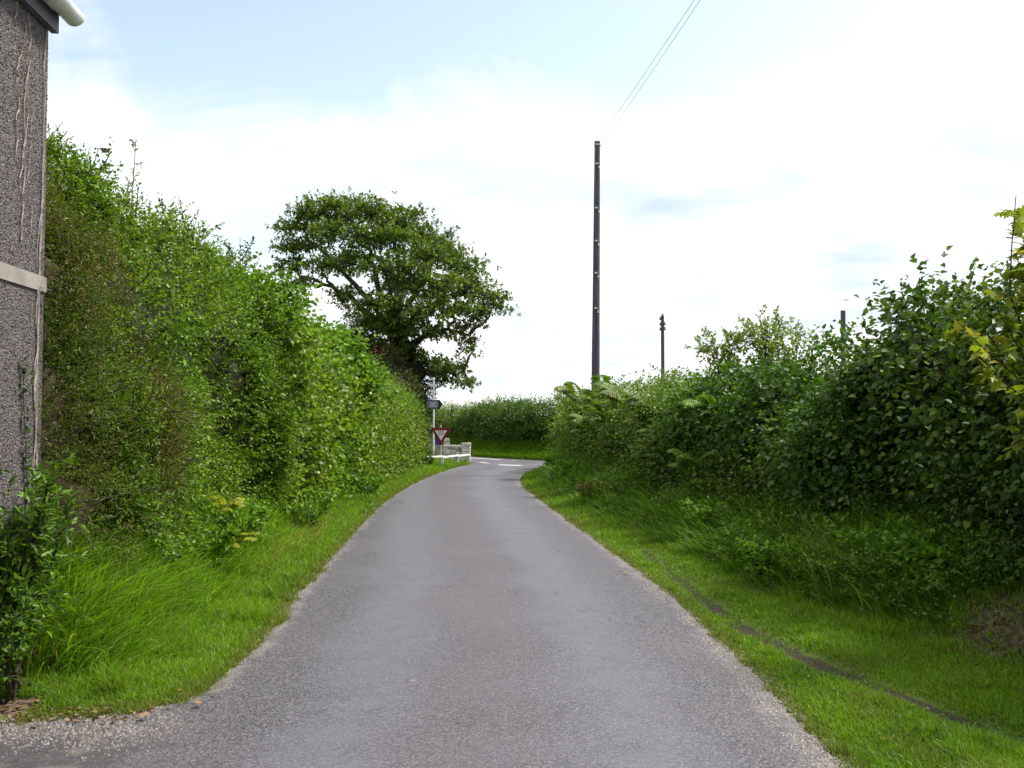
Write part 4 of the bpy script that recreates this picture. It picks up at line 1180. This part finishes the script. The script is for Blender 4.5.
# little knots of leaves round every tip
rep = 8
LP2 = np.repeat(LP, rep, axis=0) + rng.normal(0, .14, (len(LP) * rep, 3)) * (1.2, 1.2, .7); LD2 = nrm(np.repeat(LD, rep, axis=0) + rng.normal(0, .5, (len(LP) * rep, 3)))
lp, la, ln, lss, li = sprigs(LP2, LD2, np.repeat(LL, rep), 6, np.full(len(LP2), .135), .1, .45)
link('crown', leaves('crown', lp, la, ln, lss, palette(len(lp), [(.085, .145, .026), (.12, .19, .036), (.055, .10, .02), (.17, .24, .05)], [.4, .27, .25, .08], .2, lp, (1.08, 1.0, .9))), MAT['oak_leaf'], oak)

# dark ivy on the oak trunk and bush below it
def blob_bush(name, label, cat, centers, leaf, cols, dens=260, shape='simple', mat='leaf_dark', core=True, group=None):
    c0 = np.array(centers[0][:3]); root = empty(name, (c0[0], c0[1], float(height(c0[0], c0[1]))), label, cat, group)
    P, D, cm = [], [], MB()
    for (x_, y_, z_, rx, rz) in centers:
        n_ = int(dens * rx * rz * 4)
        v = nrm(rng.normal(0, 1, (n_, 3)))
        s_ = np.array((rx, rx, rz))
        P.append(np.array((x_, y_, z_)) + v * s_ * rng.uniform(.75, 1.08, (n_, 1)) * (1 + .25 * (vnoise(v * 2 + x_, 1.3, 2) - .5))[:, None]); D.append(nrm(v + UP * .3 + rng.normal(0, .4, v.shape)))
        bm = bmesh.new(); bmesh.ops.create_icosphere(bm, subdivisions=3, radius=1)
        vv = np.array([w_.co for w_ in bm.verts]); vv = np.array((x_, y_, z_)) + vv * s_ * (.62 + .2 * vnoise(vv + x_, 2, 2))[:, None]
        cm.add(vv, [[w_.index for w_ in f_.verts] for f_ in bm.faces]); bm.free()
        # stem down to the ground
        cm.tube([(x_, y_, z_), (x_ * .9 + c0[0] * .1, y_, z_ * .5), (c0[0], c0[1], float(height(c0[0], c0[1])))], [.05, .05, .06], 5)
    P, D = np.concatenate(P), np.concatenate(D)
    lp, la, ln, lss, li = sprigs(P, D, rng.uniform(.12, .3, len(P)), 6, np.full(len(P), leaf), .15, .5)
    link('foliage', leaves('foliage', lp, la, ln, lss, palette(len(lp), cols)), MAT[mat], root)
    cm.build('branches', MAT['twig'], root)
def cc(px, py, Y, rx, rz):
    p_ = at(px, py, Y); return (p_[0], p_[1], p_[2], rx, rz)
DK = [(.03, .06, .014), (.045, .08, .018), (.022, .042, .012)]
blob_bush('ivy', 'dark ivy wrapped round the lower oak trunk', 'ivy', [cc(412, 400, 30.6, .65, .95), cc(410, 372, 30.7, .7, .7), cc(402, 350, 30.8, .55, .55), cc(412, 424, 30.4, .6, .8)], .10, DK, 220)
blob_bush('holly_bush', 'dark dense bush left of the oak trunk behind the hedge', 'bush', [cc(378, 372, 29, .85, .8), cc(358, 352, 29.5, .7, .6), cc(348, 338, 30, .45, .4), cc(395, 395, 28.5, .8, .8)], .09, [(.04, .06, .02), (.06, .075, .025), (.05, .05, .03)], 220)
blob_bush('shrub', 'green rounded shrub hiding the foot of the signpost at the end of the left hedge', 'shrub', [cc(405, 422, 27.6, .6, .8), cc(416, 446, 27.4, .36, .42)], .09, [(.05, .11, .018), (.07, .14, .02), (.035, .07, .014)], 260, mat='leaf')

# ------------------------------------------------------------------ cottage with red roof glimpsed behind the oak
YC = 46.0
MAT['red_tile'] = noise_mat('red_tile', (.30, .07, .045), (.45, .13, .08), 12, .7, .3)
MAT['render_wall'] = noise_mat('render_wall', (.55, .42, .38), (.66, .55, .50), 6, .9, .2)
c_ = at(372, 352, YC)
cot = empty('cottage', (c_[0], YC, .4), 'low cottage with red tiled roof glimpsed behind the oak trunk', 'house')
mb = MB(); x0, x1, zw, zr = c_[0] - 3.5, c_[0] + 1.6, 3.9, 5.35
mb.box(((x0 + x1) / 2, YC + 2.5, (zw + .3) / 2), (x1 - x0, 5, zw - .3)); 
mb.add([(x0, YC, zw - .15), (x0, YC + 5, zw - .15), (x0, YC + 2.5, zr - .1), (x1, YC, zw - .15), (x1, YC + 5, zw - .15), (x1, YC + 2.5, zr - .1)], [(0, 1, 2), (3, 5, 4), (0, 2, 5, 3), (1, 4, 5, 2)])
mb.build('wall', MAT['render_wall'], cot)
mb = MB()
for s_ in (0, 1):
    ya, yb = (YC - .35, YC + 2.5) if s_ == 0 else (YC + 5.35, YC + 2.5)
    za = zw - .25
    mb.add([(x0 - .25, ya, za), (x1 + .25, ya, za), (x1 + .25, yb, zr), (x0 - .25, yb, zr), (x0 - .25, ya, za + .12), (x1 + .25, ya, za + .12), (x1 + .25, yb, zr + .12), (x0 - .25, yb, zr + .12)],
           [(0, 1, 2, 3), (4, 7, 6, 5), (0, 4, 5, 1), (1, 5, 6, 2), (0, 3, 7, 4)])
roof = mb.build('roof', MAT['red_tile'], cot)
mb = MB(); mb.box((x0 + .8, YC + 2.5, zr + .3), (.6, .6, 1.1)); mb.build('chimney', MAT['red_tile'], roof)
for i in range(2):
    mb = MB(); mb.box((x0 + 1.4 + i * 2.2, YC - .02, 2.2), (.9, .08, 1.1)); fr = mb.build('window', MAT['white_paint'], cot)
    mg_ = noise_mat('window_glass', (.03, .035, .04), (.05, .055, .06), 3, .1, 0)
    mb = MB(); mb.box((x0 + 1.4 + i * 2.2, YC - .075, 2.2), (.74, .03, .94)); mb.build('pane', mg_, fr)

# ------------------------------------------------------------------ house, left edge
dirw = nrm(np.array((-.08, 1.0, 0))); nw = np.array((dirw[1], -dirw[0], 0))     # along the wall (away), outward (to the road)
CW = np.array((-3.135, 6.0, 0))
m, t, o = new_mat('pebbledash')
co = N('ShaderNodeTexCoord', t).outputs['Object']
v = N('ShaderNodeTexVoronoi', t); v.inputs['Scale'].default_value = 85; t.links.new(co, v.inputs['Vector'])
sc_ = N('ShaderNodeSeparateColor', t); t.links.new(v.outputs['Color'], sc_.inputs[0])
c1 = mixc(t, smap(t, sc_.outputs[0], .0, 1), (.070, .060, .060), (.155, .135, .134))
c1 = mixc(t, mth(t, 'GREATER_THAN', sc_.outputs[1], .93), c1, (.25, .22, .22))
c1 = mixc(t, smap(t, v.outputs['Distance'], .55, .8), c1, (.05, .042, .045))
c1 = mixc(t, smap(t, noise(t, 2.2, 5, co), .5, .8, 0, .5), c1, (.085, .085, .065))
p = N('ShaderNodeBsdfPrincipled', t); p.inputs['Roughness'].default_value = .85
t.links.new(c1, p.inputs['Base Color'])
b = N('ShaderNodeBump', t); b.inputs['Strength'].default_value = 1; b.inputs['Distance'].default_value = .012
t.links.new(mth(t, 'SUBTRACT', 1, v.outputs['Distance']), b.inputs['Height']); t.links.new(b.outputs[0], p.inputs['Normal'])
t.links.new(p.outputs[0], o.inputs[0])
PEB = m
house = empty('house', tuple(CW), 'grey brown pebbledash house corner with white gutter at the left frame edge', 'house')
def HW(al, ou, z): return tuple(CW + dirw * al + nw * ou + UP * z)
def hbox(mb, a0, a1, o0, o1, z0, z1):
    V_ = [HW(a_, o_, z_) for a_ in (a0, a1) for o_ in (o0, o1) for z_ in (z0, z1)]
    mb.add(V_, [(0, 1, 3, 2), (4, 6, 7, 5), (0, 4, 5, 1), (2, 3, 7, 6), (0, 2, 6, 4), (1, 5, 7, 3)])
EV = 4.235
# wall with pebble relief along the visible end: a subdivided slab
mb = MB(); hbox(mb, -9, 0, -6, 0, -.2, EV + .05)
mb.add([HW(0, 0, EV + .05), HW(0, -6, EV + .05), HW(0, -3, EV + 2.3), HW(-9, 0, EV + .05), HW(-9, -6, EV + .05), HW(-9, -3, EV + 2.3)], [(0, 1, 2), (3, 5, 4), (0, 2, 5, 3), (1, 4, 5, 2)])
mb.build('wall', PEB, house)
# pebbles standing proud of the wall near its corner
n = 15000
al = -rng.random(n) ** 1.0 * 1.5; zz = rng.uniform(.3, EV, n); ou = rng.uniform(-.002, .004, n)
onend = rng.random(n) < .22
P = CW + dirw * al[:, None] + nw * ou[:, None] + UP * zz[:, None]
P[onend] = CW + dirw * rng.uniform(-.002, .006, (onend.sum(), 1)) + nw * (-rng.random((onend.sum(), 1)) * .5) + UP * zz[onend][:, None]
ico = np.array([(1, 0, 0), (-1, 0, 0), (0, 1, 0), (0, -1, 0), (0, 0, 1), (0, 0, -1)], float)
V = P[:, None, :] + ico[None] * rng.uniform(.003, .0072, (n, 1, 1)) * rng.uniform(.7, 1.3, (n, 6, 1))
F = (np.array([(0, 2, 4), (2, 1, 4), (1, 3, 4), (3, 0, 4), (2, 0, 5), (1, 2, 5), (3, 1, 5), (0, 3, 5)])[None] + (np.arange(n) * 6)[:, None, None]).reshape(-1, 3)
me = np_mesh('pebbles', V.reshape(-1, 3), F, np.repeat(palette(n, [(.10, .086, .09), (.145, .125, .128), (.062, .052, .056), (.25, .225, .215)], [.35, .3, .29, .06], green=False), 6, axis=0))
link('pebbles', me, mg, house)
MAT['cement'] = noise_mat('cement_band', (.22, .195, .18), (.32, .29, .27), 7, .9, .4)
mb = MB(); hbox(mb, -8.9, .012, .0, .014, 2.42, 2.52); mb.build('string_course', MAT['cement'], house)
MAT['fascia'] = noise_mat('fascia_board', (.085, .07, .10), (.13, .11, .14), 5, .5, .1)
mb = MB(); hbox(mb, -9.2, .04, .004, .052, EV - .04, EV + .13); mb.build('fascia', MAT['fascia'], house)
MAT['slate'] = noise_mat('slate', (.07, .07, .08), (.13, .13, .14), 10, .6, .4)
mb = MB()
for (o0, z0, o1, z1) in ((.13, EV + .135, -3, EV + 2.5), (-6.22, EV + .135, -3, EV + 2.5)):
    V_ = [HW(a_, oo, z_ + d_) for a_ in (-9.25, .12) for (oo, z_) in ((o0, z0), (o1, z1)) for d_ in (0, .05)]
    mb.add(V_, [(0, 1, 3, 2), (4, 6, 7, 5), (0, 4, 5, 1), (2, 3, 7, 6), (0, 2, 6, 4), (1, 5, 7, 3)])
mb.build('roof', MAT['slate'], house)
MAT['upvc'] = noise_mat('white_plastic', (.60, .62, .60), (.74, .76, .73), 5, .35, .03)
# half round gutter with wall thickness, running just past the wall end
gr_, th_ = .072, .008
prof_ = [(math.cos(a_) * gr_, math.sin(a_) * gr_) for a_ in np.linspace(math.pi, 2 * math.pi, 15)] + [(math.cos(a_) * (gr_ - th_), math.sin(a_) * (gr_ - th_)) for a_ in np.linspace(2 * math.pi, math.pi, 15)]
fr_ = (np.array(HW(0, .125, EV + .115)), nw, dirw, UP)
mb = MB(); mb.prism(prof_, -9.2, .10, fr_)
gut = mb.build('gutter', MAT['upvc'], house, smooth=False)
prof2 = [(x_ * 1.12, z_ * 1.12) for x_, z_ in prof_[:15]] + [(x_ * 1.0, z_ * 1.0) for x_, z_ in prof_[:15]][::-1]
mb = MB(); mb.prism(prof2, -.24, -.14, fr_); mb.build('bracket', MAT['upvc'], gut)
mb = MB(); mb.prism(prof_[:15], .10, .112, fr_); mb.build('end_cap', MAT['upvc'], gut)
# white window frame at the frame edge
mb = MB()
for (a0, a1, z0, z1) in ((-1.95, -.875, 3.44, 3.51), (-1.95, -.875, 4.10, 4.17), (-1.95, -1.88, 3.51, 4.10), (-.945, -.875, 3.51, 4.10), (-1.42, -1.37, 3.51, 4.10)):
    hbox(mb, a0, a1, .002, .045, z0, z1)
wn = mb.build('window', MAT['upvc'], house)
mb = MB(); hbox(mb, -1.88, -.945, .004, .016, 3.51, 4.10); mb.build('pane', noise_mat('dark_glass', (.03, .035, .04), (.05, .055, .06), 3, .08, 0), wn)
mb = MB(); hbox(mb, -1.97, -.86, .002, .07, 3.39, 3.437); mb.build('sill', MAT['cement'], wn)

# dead climber stems on the wall
MAT['dead_stem'] = noise_mat('dead_stem', (.26, .22, .19), (.42, .37, .33), 30, .9, .3)
mb = MB()
for (a_, z0, z1, r_) in ((-.055, .8, 4.18, .0075), (-.06, 1.2, 3.3, .005), (-.33, 2.7, 4.18, .0055), (-.46, 3.2, 4.18, .005), (-.36, 3.0, 4.1, .004), (-.23, 2.8, 3.6, .0025), (-.10, .6, 2.9, .004), (-.03, 1.5, 2.8, .003)):
    zs = np.linspace(z0, z1, 26); w_ = np.cumsum(rng.normal(0, .016, 26)); w_ -= np.linspace(0, w_[-1], 26) * .7
    mb.tube([HW(min(a_ + dw, -.004), .012, z_) for dw, z_ in zip(w_, zs)], np.linspace(r_, r_ * .5, 26), 4)
vine = mb.build('dead_climber', MAT['dead_stem'])
tag(vine, 'dead pale climber stems clinging to the pebbledash wall', 'climber')
# ivy strand with leaves low on the wall
root = empty('ivy_strand', HW(-.33, .02, .3), 'narrow ivy strand climbing the lower pebbledash wall', 'ivy')
zs = np.linspace(.3, 1.95, 40); aa = -.26 + .06 * np.sin(zs * 2.2) - (zs > 1.2) * .0
pts = np.array([HW(a_, .014, z_) for a_, z_ in zip(aa, zs)])
mb = MB(); mb.tube(pts, np.linspace(.005, .002, 40), 4); mb.build('stem', MAT['twig'], root)
lp = np.repeat(pts, 5, axis=0) + rng.normal(0, .02, (200, 3)) + nw * .012
la = nrm(rng.normal(0, 1, (200, 3)) * (1, 1, 1) - UP * .8); ln = nrm(nw + rng.normal(0, .3, (200, 3)))
link('foliage', leaves('foliage', lp, la, ln, rng.uniform(.02, .038, 200), palette(200, [(.03, .075, .016), (.045, .10, .02)]), 'heart'), MAT['leaf_dark'], root)

# ------------------------------------------------------------------ poles and wires
YP = 24.0
bt = at(595.5, 392, YP); top = at(597.3, 142, YP)
sl_ = (top - bt) / (top[2] - bt[2]); gz_ = float(height(bt[0], YP))
foot = bt + sl_ * (gz_ - .1 - bt[2])
pole = empty('utility_pole', tuple(foot), 'tall dark wooden pole standing in the right hedge with white step fittings', 'pole')
mb = MB(); q = np.array([foot + (top - foot) * k_ for k_ in np.linspace(0, 1, 12)])
mb.tube(q, np.linspace(.122, .074, 12), 16); mb.build('shaft', MAT['pole_wood'], pole, smooth=False)
for py in (165, 196, 209, 242, 274, 309, 378):
    k_ = (at(596, py, YP)[2] - foot[2]) / (top[2] - foot[2]); c_ = foot + (top - foot) * k_
    if py == 196: continue
    mb = MB(); rr = .122 + (.074 - .122) * k_
    mb.box(c_ + (-.02, -rr - .02, .01), (.07, .06, .03)); mb.build('step', MAT['white_paint'], pole)
    mb = MB(); mb.box(c_ + (.045, -rr * .8 - .03, -.09), (.03, .06, .06)); mb.build('step', MAT['white_paint'], pole)
mb = MB(); mb.tube([top + (0, 0, -.10), top + (0, 0, -.06)], .089, 16); mb.build('band', MAT['galv'], pole)
mb = MB(); mb.tube([top + (0, 0, -.005), top + (0, 0, .012)], .088, 16); mb.build('cap', MAT['galv'], pole)

def far_pole(px, pyt, Y, r_, label, ins):
    tp_ = at(px, pyt, Y); b_ = np.array((tp_[0], Y, .35))
    root = empty('utility_pole', tuple(b_), label, 'pole')
    mb = MB(); mb.tube([b_, b_ * .5 + tp_ * .5, tp_], [r_ * 1.3, r_ * 1.1, r_], 12); mb.build('shaft', MAT['pole_wood'], root)
    if ins:
        for k_, (dx, dz) in enumerate(((-.10, -.12), (.10, -.38), (-.10, -.40), (.10, -.64), (.0, .04), (-.1, -.66))):
            mb = MB(); c_ = tp_ + (dx, -.02, dz)
            mb.tube([c_ + (0, 0, -.09), c_ + (0, 0, -.03), c_ + (0, 0, .0), c_ + (0, 0, .07)], [.06, .085, .05, .05], 8)
            mb.build('insulator', MAT['ceramic'], root)
    mb = MB(); mb.tube([tp_, tp_ + (0, 0, .02)], r_ * 1.12, 12); mb.build('cap', MAT['galv'], root)
    return tp_
far_pole(662.5, 316, 46, .085, 'slim distant pole topped with brown insulators beyond the right hedge', True)
far_pole(843, 311, 42, .11, 'stub of a grey pole just showing above the right hedge', False)

# overhead wires from the tall pole towards and over the camera
e1, e2 = at(690, 0, 14.0), at(696, 0, 14.0)
for i, (side_, e) in enumerate(((-.08, e1), (.08, e2))):
    a_ = top + np.array((side_, 0, -.12)); d_ = (e - a_); b_ = a_ + d_ * 2.6
    ts = np.linspace(0, 1, 40)[:, None]
    pts = a_ + (b_ - a_) * ts; pts[:, 2] -= .35 * 4 * (ts * (1 - ts))[:, 0] * .3
    mb = MB(); mb.tube(pts, .0045, 5)
    ob = mb.build('overhead_wire', MAT['wire'])
    tag(ob, ('left one of the two thin grey wires running from the tall pole overhead', 'right one of the two thin grey wires running from the tall pole overhead')[i], 'wire', 'overhead wires')

# ------------------------------------------------------------------ junction furniture
# stone wall
def stone_wall(name, label, cat, a, b, h, th, pillar=None):
    a, b = np.array(a, float), np.array(b, float); L_ = np.linalg.norm(b - a); d_ = (b - a) / L_; rz = math.atan2(d_[1], d_[0])
    g = float(height(*((a + b) / 2))); root = empty(name, (*((a + b) / 2), g), label, cat)
    mb = MB(); z = -.05; r0 = 0
    while z < h - .045:
        ch = random.uniform(.07, .12); x_ = -random.uniform(0, .1)
        while x_ < L_:
            wl_ = random.uniform(.10, .26); c_ = a + d_ * (x_ + wl_ / 2)
            mb.box((c_[0], c_[1], g + z + ch / 2), (wl_ * .93, th * random.uniform(.9, 1.06), ch * .9), rz, .012); x_ += wl_
        z += ch
    mb.build('wall', MAT['stone'], root, bevel=.008)
    mb = MB(); x_ = 0
    while x_ < L_ - .05:
        wl_ = random.uniform(.22, .36); c_ = a + d_ * (x_ + wl_ / 2)
        mb.box((c_[0], c_[1], g + h + .0), (wl_ * .95, th * 1.15, .07), rz, .008); x_ += wl_
    mb.build('coping', MAT['pale_stone'], root, bevel=.01)
    return root, g
MAT['pale_stone'] = noise_mat('pale_stone', (.42, .40, .37), (.64, .62, .58), 8, .9, .4, bdist=.015)
pa = at(443, 461, 30.4)[:2]; pb = at(462, 461, 30.5)[:2]
stone_wall('stone_wall', 'low rubble stone wall with pale coping behind the white rail', 'wall', pa, pb, .50, .30)
pp = at(466, 461, 30.5)[:2]; g = float(height(*pp))
pil = empty('stone_pillar', (*pp, g), 'stubby square stone pillar at the right end of the rubble wall', 'pillar')
mb = MB(); z = -.05
while z < .52:
    ch = random.uniform(.09, .13)
    for sx_ in (-1, 1):
        for sy_ in (-1, 1): mb.box((pp[0] + sx_ * .075, pp[1] + sy_ * .075, g + z + ch / 2), (.16, .16, ch * .92), 0, .01)
    z += ch
mb.build('shaft', MAT['stone'], pil, bevel=.01)
mb = MB(); mb.box((pp[0], pp[1], g + z + .04), (.34, .34, .09), .1, .01); mb.build('cap', MAT['pale_stone'], pil, bevel=.02)
pc = at(428, 458, 32.6)[:2]; pd_ = at(444, 458, 33.0)[:2]
stone_wall('stone_wall', 'second stone wall stub half hidden behind the give way sign', 'wall', (pc[0], 32.3), (pd_[0], 32.5), .62, .3)
p_ = at(446.5, 455, 32.2)[:2]; g = float(height(*p_))
mb = MB(); mb.box((p_[0], 32.2, g + .32), (.2, .2, .66), .1, .02); mb.box((p_[0], 32.2, g + .70), (.24, .24, .10), .1, .02)
ob = mb.build('stone_post', MAT['pale_stone'], bevel=.02); tag(ob, 'small pale stone post behind the rubble wall', 'post')

# white rail
rail = empty('white_railing', tuple(G(-2.13, 27.3)), 'low white painted rail on short posts in front of the rubble wall', 'railing')
Rp = [at(424, 457, 26.6), at(442.5, 459, 27.3), at(458, 458.3, 28.6), at(469.5, 457.5, 29.6)]
Rp = [np.array((q[0], q[1], z_)) for q, z_ in zip(Rp, (.37, .33, .31, .30))]
mb = MB()
for a_, b_ in zip(Rp[:-1], Rp[1:]):
    d_ = (b_ - a_); mb.box((a_ + b_) / 2, (np.linalg.norm(d_[:2]) + .02, .04, .055), math.atan2(d_[1], d_[0]))
mb.build('rail', MAT['white_paint'], rail, bevel=.004)
for q in Rp:
    g = float(height(q[0], q[1])); mb = MB(); mb.box((q[0], q[1] + .06, (g - .1 + q[2] + .02) / 2), (.06, .06, q[2] + .02 - g + .1)); mb.build('post', MAT['white_paint'], rail, bevel=.004)

# give way sign
MAT['sign_red'] = noise_mat('sign_red', (.22, .012, .02), (.28, .018, .03), 8, .4, 0)
MAT['sign_white'] = noise_mat('sign_white', (.70, .70, .72), (.80, .80, .82), 8, .4, 0)
MAT['sign_black'] = noise_mat('sign_black', (.015, .015, .018), (.03, .03, .035), 8, .5, 0)
MAT['sign_blue'] = noise_mat('sign_blue', (.02, .05, .25), (.03, .08, .34), 8, .4, 0)
MAT['plate_back'] = noise_mat('plate_dark', (.05, .012, .016), (.08, .02, .026), 8, .5, 0)
sp_ = at(440.5, 467, 27.6); g = float(height(sp_[0], 27.6)); sx_ = sp_[0]; YS = 27.6
sign = empty('give_way_sign', (sx_, YS, g), 'red bordered give way triangle on a grey post behind the white rail', 'road sign')
mb = MB(); mb.tube([(sx_, YS, g - .1), (sx_, YS, 1.30)], .03, 12); mb.build('post', MAT['galv'], sign, smooth=False)
zc_ = at(441, 434, YS)[2]; ux = sx_ + .015
def tri(sw, rr=.0):
    """inverted triangle, clipped corners, half width sw"""
    hgt = sw * math.sqrt(3); zt_ = hgt * .36; c = .11 * sw
    return [(-sw + c * .3, zt_), (sw - c * .3, zt_), (sw, zt_ - c * .6), (c * .35, zt_ - hgt + c * .55), (-c * .35, zt_ - hgt + c * .55), (-sw, zt_ - c * .6)]
def plate(poly, y0, th, mat, name, par, cx=ux, cz=zc_):
    mb = MB(); mb.prism(poly, 0, th, ((cx, y0, cz), (1, 0, 0), (0, 1, 0), (0, 0, 1))); return mb.build(name, mat, par)
pt_ = plate(tri(.315), YS - .052, .008, MAT['plate_back'], 'plate', sign)
plate(tri(.268), YS - .056, .004, MAT['sign_red'], 'red_border', pt_)
plate(tri(.178), YS - .060, .004, MAT['sign_white'], 'white_face', pt_)
def text(body, size, loc, mat, name, parent, rz=0, ext=.001):
    cu = bpy.data.curves.new(name, 'FONT'); cu.body = body; cu.size = size; cu.align_x = 'CENTER'; cu.align_y = 'CENTER'; cu.extrude = ext; cu.offset = size * .012
    tmp = bpy.data.objects.new('tmp', cu); col.objects.link(tmp); dg = bpy.context.evaluated_depsgraph_get()
    me = bpy.data.meshes.new_from_object(tmp.evaluated_get(dg)); bpy.data.objects.remove(tmp)
    me.transform(Matrix.Translation(loc) @ Matrix.Rotation(rz, 4, 'Z') @ Matrix.Rotation(R(90), 4, 'X'))
    return link(name, me, mat, parent)
text('GIVE', .085, (ux, YS - .062, zc_ + .065), MAT['sign_black'], 'lettering', pt_)
text('WAY', .085, (ux, YS - .062, zc_ - .015), MAT['sign_black'], 'lettering', pt_)
plate([(-.11, -.06), (.11, -.06), (.11, .06), (-.11, .06)], YS - .05, .008, MAT['sign_blue'], 'blue_plate', sign, sx_ - .04, at(440, 442, YS)[2])

# finger post
YFp = 29.6
fp_ = at(433.5, 440, YFp); g = float(height(fp_[0], YFp)); fx = fp_[0]
post = empty('fingerpost', (fx, YFp, g), 'white signpost with a dark arrow board pointing right beside the oak', 'signpost')
ztp = at(433, 379, YFp)[2]
mb = MB(); mb.tube([(fx, YFp, g - .1), (fx, YFp, ztp)], .03, 12); mb.build('post', MAT['white_paint'], post)
mb = MB(); mb.tube([(fx, YFp, ztp), (fx, YFp, ztp + .05)], [.055, .02], 12); mb.build('finial', MAT['white_paint'], post)
za_ = at(433, 404.5, YFp)[2]
arrow = [(-.22, -.15), (.20, -.15), (.31, 0), (.20, .15), (-.22, .15)]
ar_ = plate(arrow, YFp - .055, .012, MAT['sign_black'], 'arrow_board', post, fx, za_)
plate([(-.21, -.12), (.12, -.12), (.17, 0), (.12, .12), (-.21, .12)], YFp - .059, .004, noise_mat('board_grey', (.16, .17, .24), (.22, .23, .30), 10, .5, 0), 'face', ar_, fx, za_)
for i, (w0, w1, dz) in enumerate(((-.11, .10, .05), (-.11, .04, 0), (-.11, .12, -.05))):
    plate([(w0, dz - .010), (w1, dz - .010), (w1, dz + .010), (w0, dz + .010)], YFp - .061, .002, MAT['sign_white'], 'legend_line', ar_, fx, za_)
zb_ = at(433, 385.5, YFp)[2]
plate([(-.16, -.0), (-.11, -.05), (.11, -.05), (.11, .05), (-.11, .05)], YFp - .055, .012, MAT['sign_white'], 'upper_board', post, fx, zb_)

# dark drain mouth / bush tuft under the rail's left end
b = G(-2.48, 26.6)
shrub('weed', 'dark round weed tuft under the left end of the white rail', 'weed', b, fan(b, 14, .32, .18), .06, [(.025, .06, .03), (.035, .075, .03)], 'simple', 7, .14, 5, .2, .5, stem_r=.005, mat='leaf_dark')

print('objects', len(bpy.data.objects), 'faces', sum(len(m_.polygons) for m_ in bpy.data.meshes))
